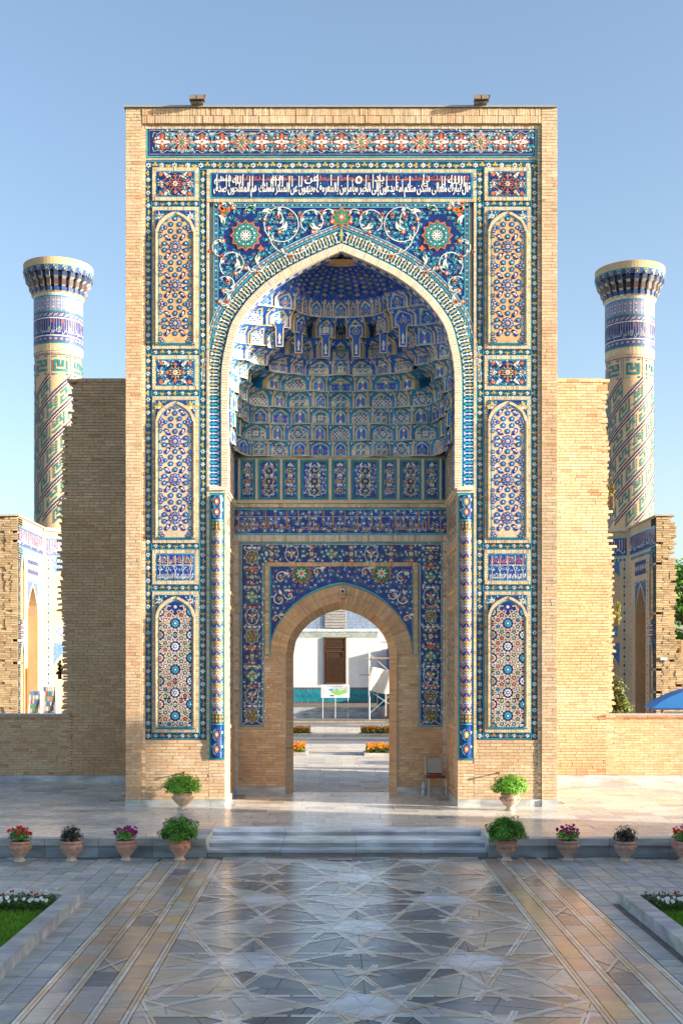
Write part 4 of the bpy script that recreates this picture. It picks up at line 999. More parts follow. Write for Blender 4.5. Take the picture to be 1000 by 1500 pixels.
# --- back wall core with the doorway
DZS, DZT, DHW = 3.22, 4.42, 1.272; DA = .86
_, dro = arch_poly(0, DHW, 0, DZS, DZT, 18, DA)
DARC = [(DHW, 0), (DHW, 1.7)]+[(a, b) for a, b in dro]
bw = MB()
strip_wall(bw, DARC, YB+.012, 7.76, CC)
bw.v = [(x+XC, y, z) for x, y, z in bw.v]
for s in (-1, 1): bw.box(*sorted((XC+s*DHW, s*2.50)), YB+.012, YB+.1, 0, 7.76, CC)
bw.build('back_wall_core', M_MOR, portal)
def in_door(x, z, m=0.0):
    ax = abs(x-XC)
    if ax > DHW+m: return False
    if z < DZS: return True
    s_ = ax/(DHW+m); return z < DZS+(DZT+m*1.12-DZS)*(DA*sqrt(max(0, 1-s_*s_))+(1-DA)*(1-s_))
FR0, FR1, FRT = 1.76, 1.64, 5.32                            # brick frame of the door block
def t_back(x, z, hl): return not (in_door(x-hl, z) or in_door(x+hl, z)) 
BB = mixc(TAN, (.54, .33, .18), .4)
for (x0, x1, z0, z1) in ((-2.46, 2.46, .12, 1.54), (XC-1.775, XC+1.775, 1.54, DZS-.06)): bricks(portal, YB, x0, x1, z0, z1, test=t_back, ch=.062, bl=.22, nparts=0, stuff='back_wall_brickwork', base=BB)
for (a, b, s) in ((-2.46, XC-DHW, -1), (XC+DHW, 2.46, 1)): plinth(a, b, YB-.02, z1=.17)
# door arch ring: voussoirs and a splayed inner order
VR = MB(); IO = MB(); PSG = MB()
DC = [(DHW, DZS-.02)]+[(a, b) for a, b in dro[1:]]
for s in (-1, 1):
    C = Curve(DC, s, XC, YB); nv = 44
    for i in range(nv):
        a, b = C.len*(i+.06)/nv, C.len*(i+.94)/nv; c = tone(s*i*.1, 2, i*.05, mixc(TAN, (.55, .32, .17), .5))
        for (v0, v1) in (((0, .17), (.18, .36)) if i % 2 else ((0, .36),)): VR.prism([(a, v0), (b, v0), (b, v1), (a, v1)], -.03, .035+R.uniform(-.004, .004), jit(c, .08), lambda u, v, h, C=C: C.at(u, v, h))
    full = Curve([(DHW, 0)]+DC, s, XC, YB); nn = 100
    for i in range(nn):
        a, b = full.len*i/nn, full.len*(i+.93)/nn; A, B, = full.at(a, 0), full.at(b, 0); c = tone(s*i*.1, 5, i*.05, mixc(TAN, (.55, .32, .17), .35))
        A2, B2 = full.at(a, -.155), full.at(b, -.155); d = YB+.28
        IO.face([(A[0], YB-.02, A[2]), (B[0], YB-.02, B[2]), (B2[0], d, B2[2]), (A2[0], d, A2[2])], c)
        A3, B3 = full.at(a, .25), full.at(full.len*(i+1)/nn, .25)
        if i < 93: PSG.face([(A3[0], d+.15, A3[2]), (B3[0], d+.15, B3[2]), (B3[0], 5.6, B3[2]), (A3[0], 5.6, A3[2])], tone(s, 4, i*.05))
        q0, q1 = full.at(full.len*i/nn, -.155), full.at(full.len*(i+1)/nn, -.155)
        PSG.face([(q0[0], d, q0[2]), (q1[0], d, q1[2]), (q1[0], d+.15, q1[2]), (q0[0], d+.15, q0[2])], mulc(TAN, .8)); PSG.face([(q0[0], d+.15, q0[2]), (q1[0], d+.15, q1[2]), (B3[0], d+.15, B3[2]), (A3[0], d+.15, A3[2])], mulc(TAN, .8))
        q0, q1 = full.at(full.len*i/nn, .0), full.at(full.len*(i+1)/nn, .0); q2, q3 = full.at(full.len*i/nn, -.15), full.at(full.len*(i+1)/nn, -.15)
        PSG.face([(q0[0], YB+.0, q0[2]), (q1[0], YB, q1[2]), (q3[0], d+.01, q3[2]), (q2[0], d+.01, q2[2])], CC)
VR.build('door_voussoirs', M_BRK, portal, kind='stuff'); IO.build('door_jamb_bricks', M_BRK, portal, kind='stuff'); PSG.build('passage_vault', M_BRK, portal)
# brick frame, mosaic frame, door spandrel
T = MB(); B = MB(); MBK = FM(YB); P = Pat(MBK, mb=T)
NF = 62
for s in (-1, 1):
    course(B, MBK, *sorted((XC+s*1.66, XC+s*1.75)), DZS+.0, FRT-.09, 30, vert=True, col=mixc(CREAM, (.5, .28, .15), .4), h1=.035)
    P.rect(*(sorted((XC+s*1.775, XC+s*2.325))[0], 1.54), sorted((XC+s*1.775, XC+s*2.325))[1], zb(795), (.04, .32, .40), 1, 1, 8)
    a, b = sorted((XC+s*1.80, XC+s*2.30)); P.rect(a, 1.565, b, zb(797), (.35, .36, .38), 2, 1, 8); a, b = a+.02, b-.02; P.rect(a, 1.585, b, zb(798), (.012, .03, .17), 3, 1, 8)
course(B, MBK, XC-1.75, XC+1.75, FRT-.09, FRT, 62, col=mixc(CREAM, (.5, .28, .15), .35), h1=.035)
P.rect(XC-1.775, zb(829), XC+1.775, zb(795), (.04, .32, .40), 1, 8); P.rect(XC-1.80, zb(827), XC+1.80, zb(797), (.35, .36, .38), 2, 8); P.rect(XC-1.82, zb(825.6), XC+1.82, zb(798.3), (.012, .03, .17), 3, 8)
def medal(x, z, r_, k):
    if k % 4 == 0:
        P.star(x, z, r_*1.1, 8, .78, (.5, .5, .5), 4); P.star(x, z, r_*.98, 8, .78, (.02, .13, .09), 5)
        for j in range(6): P.flower(x+r_*.5*cos(j*pi/3), z+r_*.5*sin(j*pi/3), r_*.24, 6, ORA if R.random() < .5 else YEL, GRN, 6)
        P.flower(x, z, r_*.2, 6, ORA, WHITE, 7)
    elif k % 4 == 1:
        P.star(x, z, r_*.95, 4, .55, (.5, .25, .05), 4); P.star(x, z, r_*.78, 6, .6, (.01, .03, .12), 5); P.flower(x, z, r_*.4, 6, WHITE, GRN, 6)
        for j in (-1, 1): P.trefoil(x, z+j*r_*.95, r_*.5, j*pi/2, ORA, WHITE, 5)
    elif k % 4 == 2:
        P.star(x, z, r_*1.05, 4, .6, (.04, .22, .14), 4); 
        for j in range(4): P.flower(x+r_*.5*cos(j*pi/2+.78*0), z+r_*.5*sin(j*pi/2), r_*.26, 6, WHITE, ORA, 5)
        P.flower(x, z, r_*.22, 5, YEL, ORA, 6)
    else:
        P.stroke([(x+r_*cos(t*pi/7), z+r_*1.3*sin(t*pi/7)) for t in range(14)], .016, (.6, .6, .6), 4, True)
        for j in range(6): P.leaf(x, z, j*pi/3+.5, r_*.8, r_*.3, ORA if j % 2 else WHITE, 5)
        P.flower(x, z, r_*.35, 6, GRN, WHITE, 6)
for s in (-1, 1):
    xm = XC+s*2.05
    for k in range(9):
        z = 1.80+k*.455; medal(xm, z, .17 if k % 2 == 0 else .15, (k*3+(s > 0)) % 4 if k else 0)
        for sx in (-1, 1):
            P.stroke(arc(xm+sx*.13, z+.23, .10, .03, 1.57+sx*1.5, 1.57+sx*6, 9), .012, (.55, .33, .12) if k % 2 else (.5, .55, .55), 4); P.flower(xm+sx*.17, z+.22, .035, 6, WHITE, ORA, 5); P.leaf(xm, z+.22, (0 if sx > 0 else pi), .13, .05, ORA if k % 2 else WHITE, 5)
    P.stroke([(xm-.22, 1.6), (xm-.12, 1.66), (xm, 1.95), (xm+.12, 1.66), (xm+.22, 1.6)], .014, WHITE, 4)
    vines(P, lambda x, y: True, (xm-.22, 1.62, xm+.22, 5.75), .11, 3.5, dens=.8, fl=.3)
for k in range(8): medal(XC-1.6+k*.457, (zb(811.5)), .15, [1, 3, 1, 2, 1, 3, 1, 1][k])
vines(P, lambda x, y: True, (XC-1.8, zb(825), XC+1.8, zb(799)), .11, 3.5, dens=.8, fl=.3)
def in_ring(x, z): return in_door(x, z, .38)
n = 44
for s in (-1, 1):
    for i in range(n):
        a, b = 1.655*i/n, 1.655*(i+1)/n
        def top(ax):
            if ax > DHW+.37: return DZS-.05
            s_ = ax/(DHW+.38); return DZS+(DZT+.38*1.12-DZS)*(DA*sqrt(max(0, 1-s_*s_))+(1-DA)*(1-s_))
        za, zc2 = top(a), top(b)
        P.poly([(XC+s*a, za-.02), (XC+s*b, zc2-.02), (XC+s*b, FRT-.09), (XC+s*a, FRT-.09)], (.012, .035, .24), 0); P.poly([(XC+s*a, za-.02), (XC+s*b, zc2-.02), (XC+s*b, zc2+.025), (XC+s*a, za+.025)], (.05, .38, .45), 2)
    a, b = sorted((XC+s*1.655, XC+s*1.62)); P.rect(a, DZS, b, FRT-.09, (.05, .34, .4), 3, 1, 4)
    P.star(XC+s*.92, FRT-.25, .26, 12, .75, ORA, 4); P.star(XC+s*.92, FRT-.25, .22, 12, .75, (.03, .2, .1), 5); P.flower(XC+s*.92, FRT-.25, .13, 8, WHITE, ORA, 6)
    for (cx, cz, r0, a0, a1) in ((1.38, FRT-.35, .17, 0, 5.5), (1.42, FRT-.85, .15, 2, 7.5), (1.5, FRT-1.3, .1, 0, 5), (1.2, FRT-.75, .12, 3, 8), (.55, FRT-.22, .12, 0, 5.5)):
        P.stroke(arc(XC+s*cx, cz, r0, r0*.3, a0, a1, 14), .022, WHITE, 5); P.flower(XC+s*cx, cz, .05, 6, ORA, YEL, 6); P.leaf(XC+s*cx+.05, cz+.1, a0, .15, .06, WHITE, 6)
vines(P, lambda x, y: not in_door(x, y, .45), (XC-1.62, DZS+.05, XC+1.62, FRT-.12), .12, 3, cols=((.04, .25, .4), (.6, .6, .58), ORA), dens=.95)
# inscription band across the back wall, cornice, cream courses
P.rect(-2.47, zb(781), 2.47, zb(745.5), (.012, .035, .26), 1, 8); P.rect(-2.47, zb(783.5), 2.47, zb(781), (.06, .4, .46), 2, 8); P.rect(-2.47, zb(747), 2.47, zb(744.5), (.06, .4, .46), 2, 8)
for k in range(9): P.rect(-2.35+k*.58, zb(781), -2.343+k*.58, zb(746), (.3, .34, .42), 2)
P.rect(-2.45, zb(757.4), 2.45, zb(756.6), (.4, .46, .52), 3, 8)
put_text(P, 'صدق الله العظيم', -2.42, -1.15, zb(780), zb(764), (.60, .30, .06), 5); put_text(P, 'الله نور السموات والأرض', -1.0, 1.0, zb(780), zb(764), (.60, .30, .06), 5); put_text(P, 'ربنا الله الملك', 1.1, 2.4, zb(780), zb(764), (.60, .30, .06), 5)
for k in range(18): x = -2.3+k*.27+R.uniform(-.05, .05); P.rect(x, zb(770), x+.022, zb(748), (.60, .30, .06), 4)
vines(P, lambda x, y: True, (-2.42, zb(780), 2.42, zb(747)), .13, 3, cols=(LBLUE, WHITE, WHITE), dens=.9, fl=.5)
T.build('door_mosaic_frame', M_GLZ, portal)
course(B, MBK, -2.46, 2.46, zb(793.5), zb(784), 96, col=(.62, .56, .46), h1=.03); course(B, MBK, -2.47, 2.47, zb(743.5), zb(738), 100, col=(.66, .55, .40), h1=.05)
B.box(-2.47, 2.47, YB-.08, YB, zb(737.5), zb(733.5), (.62, .48, .32))
for s in (-1, 1): course(B, MBK, *sorted((s*2.345, s*2.455)), .15, zb(794), 88, vert=True, col=(.62, .54, .43), h1=.03)
B.build('cream_courses', M_BRK, portal, kind='stuff')
# tall floral panels
tall = [(343, 348.5, 1), (352, 374, 2), (378, 410, 3), (414, 436, 2), (440, 481, 3), (486, 509, 2)]
tall += [(995-b, 995-a, k) for a, b, k in tall[:5]]
for a, b, k in tall:
    t = MB(); P = Pat(FM(YB-.01), mb=t); x0, x1, z0, z1 = xb(a), xb(b), zb(732), zb(673); P.rect(x0, z0, x1, z1, (.03, .30, .38), 0); P.rect(x0+.03, z0+.03, x1-.03, z1-.03, (.01, .03, .05), 1); P.rect(x0+.045, z0+.045, x1-.045, z1-.045, (.04, .36, .44), 2)
    f, _ = arch_poly((x0+x1)/2, (x1-x0)/2-.065, z0+.06, z1-.18, z1-.07); P.rect(x0+.06, z0+.055, x1-.06, z1-.055, (.02, .05, .05), 3); P.poly(f, (.012, .04, .28), 4); P.clip = [(x0+.05, z0+.05), (x1-.05, z0+.05), (x1-.05, z1-.05), (x0+.05, z1-.05)]
    xm = (x0+x1)/2; hw2 = (x1-x0)/2-.07
    if k == 1:
        for j in range(10): P.leaf(xm-.03, z0+.08+j*.09, .8, .07, .05, WHITE if j % 2 else ORA, 5)
    else:
        for j, zq in enumerate((z0+.2, z0+.42, z0+.66)):
            P.star(xm, zq, min(.16, hw2*.8), 8, .7, (.55, .5, .42) if j != 1 else (.6, .35, .05), 5); P.star(xm, zq, min(.12, hw2*.6), 8, .7, (.01, .05, .15), 6); P.ngon(xm, zq, .03, 6, YEL, 7)
            for sx in (-1, 1): P.leaf(xm+sx*hw2*.5, zq+.1, pi/2+sx*.6, .12, .05, WHITE, 6); P.stroke(arc(xm+sx*hw2*.6, zq, .08, .03, 0, sx*5, 8), .014, (.6, .33, .05), 5)
        vines(P, lambda x, y: True, (xm-hw2, z0+.1, xm+hw2, z1-.12), .09, 4.5, cols=(LBLUE, WHITE, YEL), dens=.8, fl=.3)
    t.build('floral_panel', M_GLZ, portal)
pil = MB()
for a, b in zip(tall, tall[1:]):
    pass
xs_ = sorted([(a, b) for a, b, k in tall]); pil.box(-2.5, 2.5, YB-.004, YB+.01, zb(733.5), zb(672), (.60, .47, .30))
for (a, b), (c, d) in zip(xs_, xs_[1:]): pil.box(xb(b+.5), xb(c-.5), YB-.05, YB, zb(733.5), zb(672), (.66, .55, .40))
pil.build('pilaster_strips', M_BRK, portal)
# ------------------------------------------------------------------ stalactite vault
def hw_at(z):
    for i in range(len(ARCM)-1):
        if ARCM[i][1] <= z <= ARCM[i+1][1]: t = (z-ARCM[i][1])/(ARCM[i+1][1]-ARCM[i][1]); return max(.08, ARCM[i][0]+(ARCM[i+1][0]-ARCM[i][0])*t-.13/max(.35, 1))
    return ARCM[0][0]-.13
YF0 = .33
LV = [(669, 2.40, 2.36, 1.95), (646, 2.38, 2.33, 1.90), (622, 2.32, 2.26, 1.75), (598, 2.22, 2.14, 1.52), (574, 2.06, 1.96, 1.28), (551, 1.90, 1.66, 1.04), (527, 1.72, 1.36, .86), (497, 1.52, 1.10, .74), (466, 1.25, 1.0, .66), (440, 1.12, .95, .58)]
LVZ = [(CZ+(HY-py)*(d-CY)/FPX, d, xq, yq) for py, d, xq, yq in LV]
PLC = {}
def plan(k, t, grow=0):
    """point on the k-th level: t 0-.25 left flank, .25-.75 the deep bay, .75-1 right flank"""
    if t > .5: p = plan(k, 1-t, grow); return (-p[0], p[1])
    z, d, xq, yq = LVZ[k]; W = min(hw_at(z)-.02, 2.42); xq = min(xq, W-.01)
    if t <= .25: f = max(0, t)/.25; return (-(W+grow)+(W-xq)*f, YF0+grow*.3*0+(yq-YF0)*f+grow*f)
    key = (k,)
    if key not in PLC:
        pts = []; e = (.42, .44, .5, .58, .66, .74, .82, .9, .95, 1)[k]
        for i in range(61): a = pi/2*i/60; pts.append((-xq*cos(a)**e, yq+(d-yq)*sin(a)**e))
        L = [0]
        for i in range(1, 61): L.append(L[-1]+hypot(pts[i][0]-pts[i-1][0], pts[i][1]-pts[i-1][1]))
        PLC[key] = (pts, L)
    pts, L = PLC[key]; u = (t-.25)/.25*L[-1]; i = 1
    while i < 60 and L[i] < u: i += 1
    f = (u-L[i-1])/max(1e-9, L[i]-L[i-1]); x, y = pts[i-1][0]+(pts[i][0]-pts[i-1][0])*f, pts[i-1][1]+(pts[i][1]-pts[i-1][1])*f
    r_ = hypot(x, y-YF0) or 1; return x*(1+grow/r_), YF0+(y-YF0)*(1+grow/r_)
def cell_map(k, t0, t1, rec, o0=0, o1=0):
    z0, z1 = LVZ[k][0], LVZ[k+1][0]; a, b = plan(k, t0, o0), plan(k, t1, o1); c, d = plan(k+1, t0), plan(k+1, t1)
    ex, ey = b[0]-a[0], b[1]-a[1]; L = hypot(ex, ey) or 1; nx_, ny_ = ey/L, -ex/L     # towards the middle of the niche
    if nx_*(0-a[0])+ny_*(-2-a[1]) < 0: nx_, ny_ = -nx_, -ny_
    def M(u, v, h):
        g = max(0, (v-.60)/.40)**1.5; rr = rec*min(1, max(0, sin(pi*min(max(u, 0), 1)))*2.2)*(1-max(0, v-.62)/.38*.8)
        x = (a[0]*(1-u)+b[0]*u)*(1-g)+(c[0]*(1-u)+d[0]*u)*g; y = (a[1]*(1-u)+b[1]*u)*(1-g)+(c[1]*(1-u)+d[1]*u)*g
        return (x+nx_*(h-rr), y+ny_*(h-rr), z0+(z1-z0)*v)
    return M, L
NFL = [4, 3, 4, 3, 3, 3, 3, 2, 2]; NBY = [11, 11, 11, 11, 9, 9, 9, 9, 9]
def headed(u0, u1, v0, vs, vt, n=4):
    pts = [(u0, v0), (u1, v0)]
    for i in range(n+1): s_ = (1-i/n)**.8; pts.append(((u0+u1)/2+(u1-u0)/2*s_, vs+(vt-vs)*(.45*sqrt(max(0, 1-s_*s_))+.55*(1-s_))))
    for i in range(n-1, -1, -1): s_ = (1-i/n)**.8; pts.append(((u0+u1)/2-(u1-u0)/2*s_, vs+(vt-vs)*(.45*sqrt(max(0, 1-s_*s_))+.55*(1-s_))))
    return pts
RIB = (.72, .54, .28)
for k in range(9):
    nf, nb = NFL[k], NBY[k]; wb = [1.25 if (i+k) % 2 == 0 else .75 for i in range(nb)]; tb_ = sum(wb); ed = [.25*i/nf for i in range(nf)]; t = 0
    for w_ in wb: ed.append(.25+.5*t/tb_); t += w_
    ed += [.75+.25*i/nf for i in range(nf+1)]; n = len(ed)-1
    for i in range(n):
        t0, t1 = ed[i], ed[i+1]; mid = (t0+t1)/2; side = abs(mid-.5)*2; bay = side < .5; j = i-nf; big = (wb[j] > 1) if bay else (i if mid < .5 else n-1-i) % 2 == 0
        rec = .04 if big else -.02
        if bay and k == 7: rec = .40 if j % 2 == 0 else -.06
        if bay and k == 6 : rec = .18 if j % 2 == 0 else -.04
        if k == 8: rec = .02
        if k in (3, 4) and bay and j in (0, nb-1): rec = .5
        dk = k in (3, 4) and bay and j in (0, nb-1)
        zg = lambda q: (.05 if (min(q, n-q)+k) % 2 else -.05) if 0 < q < n and k < 7 else 0
        M, L = cell_map(k, t0, t1, rec, zg(i), zg(i+1)); mbc = MB(); P = Pat(lambda u, v, h, M=M: M(u, v, h), mb=mbc)
        NU, NV = (6, 6) if abs(rec) > .1 else (5, 6)
        dark = rec > .2
        style = R.choice(('check', 'check', 'blue')) if big else R.choice(('blue', 'vase', 'vase', 'check'))
        if k == 8 or (k == 7 and dark): style = 'blue'
        bgc = (.015, .15, .56) if k > 4 else (.025, .25, .52); fieldc = {'check': (.66, .54, .37), 'blue': (.012, .08, .55), 'vase': (.02, .13, .52)}[style]
        for p_ in range(NU):
            for q_ in range(NV): P.poly([(p_/NU, q_/NV), ((p_+1)/NU, q_/NV), ((p_+1)/NU, (q_+1)/NV), (p_/NU, (q_+1)/NV)], bgc, 0)
        gu = .022/L; hd = LVZ[k+1][0]-LVZ[k][0]; gv = .022/hd
        # ribs
        for p_ in range(6):
            for uu in (0, 1-gu): P.poly([(uu, p_/6), (uu+gu, p_/6), (uu+gu, (p_+1)/6), (uu, (p_+1)/6)], RIB, 8)
        P.rect(0, 0, 1, gv*.9, RIB, 8, NU); P.rect(0, gv*.9, 1, gv*1.4, (.05, .36, .44), 7, NU)
        u0, u1 = (.13, .87) if L > .25 else (.18, .82)
        for inset, cc, ly in ((0, RIB, 2), (.022/L, (.05, .36, .44), 3), (.036/L, fieldc, 4)):
            P_ = headed(u0+inset, u1-inset, gv*1.4+inset*L/hd*.6, .58, .93-inset*L/hd*1.5); q = []
            # fan in slices so that it follows the curved cell
            ns = 5
            ys = [p[1] for p in P_]; lo, hi = min(ys), max(ys)
            for a in range(ns):
                for b in range(3):
                    ux0 = u0+(u1-u0)*b/3; ux1 = u0+(u1-u0)*(b+1)/3; v0 = lo+(hi-lo)*a/ns; v1 = lo+(hi-lo)*(a+1)/ns
                    P.clip = [(ux0, v0), (ux1, v0), (ux1, v1), (ux0, v1)]; P.poly(P_, cc, ly)
        P.clip = None; cu, cv = .5, .46; asp = L/hd
        for sx in (.12, .88):                                  # little stars in the spandrels
            P.ngon(sx, .86, .05/asp*.5+.03, 4, WHITE, 5, rot=.78, sy=asp); P.ngon(sx+(.09 if sx < .5 else -.09), .93, .03, 4, (.5, .5, .45), 5, sy=asp)
        if style == 'check':
            st = .042; nu_, nv_ = int((u1-u0)*L/st/2), int(.5*hd/st/2)+1; c1 = (.012, .05, .40); c2 = (.03, .34, .50); md = R.randrange(4)
            for a in range(-nu_, nu_+1):
                for b in range(-nv_, nv_+1):
                    on = {0: (abs(a)+abs(b)) % 2 == 0, 1: abs(a) == abs(b) or (abs(a)+abs(b)) % 4 == 3, 2: (abs(a)+abs(b)) % 3 != 1 , 3: (a % 2 == 0 and b % 2 == 0) or (abs(a)+abs(b) == 3)}[md]
                    uu, vv = cu+a*st/L, cv+b*st/hd
                    if on and u0+.09 < uu < u1-.09 and vv > gv*3 and vv < .60+.25*(1-abs(a)/(nu_+1)): P.ngon(uu, vv, st*.62/L, 4, c1 if (a+b) % 3 else c2, 5+((a+b) % 2)*.5, rot=.78 if md != 3 else 0, sy=asp)
        elif style == 'blue':
            cv = .36; ru = min(.26, .21/asp); P.ngon(cu, cv, ru, 8, (.45, .5, .5), 5, sy=asp); P.ngon(cu, cv, ru*.8, 8, (.015, .06, .3), 6, sy=asp); P.star(cu, cv, ru*.5, 4, .6, R.choice((YEL, YEL, (.1, .4, .25))), 7) if asp < 1.1 else P.ngon(cu, cv, ru*.5, 6, R.choice((YEL, YEL, (.1, .4, .25))), 7, sy=asp); P.ngon(cu, cv, ru*.22, 4, (.02, .1, .1), 8, sy=asp)
            for dv in (-.26, .27): P.ngon(cu, cv+dv, .06, 3, WHITE, 6, rot=pi/2, sy=asp*1.4)
            for sx in (-.24, .24): P.ngon(cu+sx, cv, .04, 4, ORA, 6, sy=asp)
        else:
            for j, dv in enumerate((-.28, -.05, .2)): P.ngon(cu, cv+dv, .10, 4, (WHITE, ORA, WHITE)[j], 6, sy=asp*(1.5 if j != 1 else 1))
        mbc.build('stalactite_cell', M_GLZ, portal)
        if k == 7 and rec < 0:                                 # hanging drops between the deep recesses
            a = plan(7, mid); zt_ = LVZ[7][0]; dr = MB(); rr_ = hypot(a[0], a[1]-YF0); qx, qy = a[0]*(1-.03/rr_), YF0+(a[1]-YF0)*(1-.03/rr_)
            dr.prism([(-.075, 0), (.075, 0), (.085, .42), (.15, .50), (-.15, .50), (-.085, .42)], -.10, .0, (.015, .09, .38), lambda a_, b_, h: (qx+a_, qy-h-.1, zt_-.44+b_), True)
            Q = Pat(lambda a_, b_, h: (qx+a_, qy-.102-h, zt_-.44+b_), mb=dr)
            for sg in (-1, 1): Q.seg((sg*.072, 0), (sg*.08, .42), .02, RIB, 2); Q.seg((sg*.08, .42), (sg*.14, .5), .02, RIB, 2)
            Q.seg((-.075, .01), (.075, .01), .02, RIB, 2.5); Q.poly([(-.03, .07), (.03, .07), (.012, .14), (.035, .2), (0, .3), (-.035, .2), (-.012, .14)], WHITE, 2); Q.ngon(0, .2, .018, 5, ORA, 3)
            dr.build('stalactite_drop', M_GLZ, portal)
# closing shelf rings between levels (undersides) and the closing surface at the front edges
sh = MB()
for k in range(9):
    for i in range(60):
        a, b = plan(k, i/60), plan(k, (i+1)/60); c, d = plan(k, (i+1)/60, .8), plan(k, i/60, .8); z = LVZ[k][0]
        sh.face([(a[0], a[1], z), (b[0], b[1], z), (c[0], c[1], z), (d[0], d[1], z)], (.02, .12, .30))
        z1 = LVZ[k+1][0]; sh.face([(d[0], d[1], z), (c[0], c[1], z), (c[0], c[1], z1+.05), (d[0], d[1], z1+.05)], (.10, .07, .05))
sh.build('vault_backing', M_GLZ, portal)
# half dome on top with rows of little stars
dm = MB(); zt0 = LVZ[9][0]; zt1 = 11.53; NR, NA = 9, 48
def dome(u, v, h=0):
    """u 0..1 around from left to right, v 0..1 from the rim to the crown"""
    z = zt0+(zt1-zt0)*sin(v*pi/2)**.9; sc = cos(v*pi/2)**.75; x, y = plan(9, u); flute = .055*abs(sin(u*pi*17))*(1-v)
    return (x*sc*(1+flute), YF0-.12*v+(y-YF0)*sc*(1+flute)-h, z-h*.3)
for i in range(NA*2):
    for j in range(NR): dm.face([dome(i/NA/2, j/NR), dome((i+1)/NA/2, j/NR), dome((i+1)/NA/2, (j+1)/NR), dome(i/NA/2, (j+1)/NR)], (.008, .055, .42) if j < NR-2 else (.62, .38, .14))
PD = Pat(dome, mb=dm)
for i in range(27):
    u = (i+.5)/27
    for j in range(8):
        v = .10+j*.10+(0 if i % 2 else .05); s_ = .0185*(1-v*.2)
        if v > .74: continue
        c = (YEL, (.55, .3, .1), (.05, .3, .2), (.6, .35, .08))[(j+i) % 4]; PD.ngon(u, v, s_*.85, 4, (.30, .33, .30), 3, sy=2.6); PD.ngon(u, v, s_*.55, 4, c if (i+j) % 2 else (.02, .22, .16), 5, sy=2.6)
    PD.seg((u-.5/27, 0), (u-.5/27, .8), .002, (.05, .2, .42), 2)
dm.build('vault_dome', M_GLZ, portal, smooth=False)
# camera over the door
g = thing('security_camera', 'small white security camera fixed at the crown of the brick door arch', 'camera', (xb(501.5), YB-.10, zb(868)))
m1 = MB(); m1.box(-.05, .05, -.16, .04, -.03, .07, (.75, .77, .80)); m1.build('housing', M_PAINT, g); m1 = MB(); m1.lathe([(.035, 0), (.035, .03)], 12, (.02, .02, .03)); m1.v = [(x, -.165-z, y+.01) for x, y, z in m1.v]; m1.face([(.035*cos(t*pi/6), -.185, .01+.035*sin(t*pi/6)) for t in range(12)], (.02, .02, .03)); m1.build('lens', M_PAINT, g)
m1 = MB(); m1.box(-.06, .06, -.05, .10, -.13, -.034, (.5, .32, .2)); m1.build('bracket', M_BRK, g)
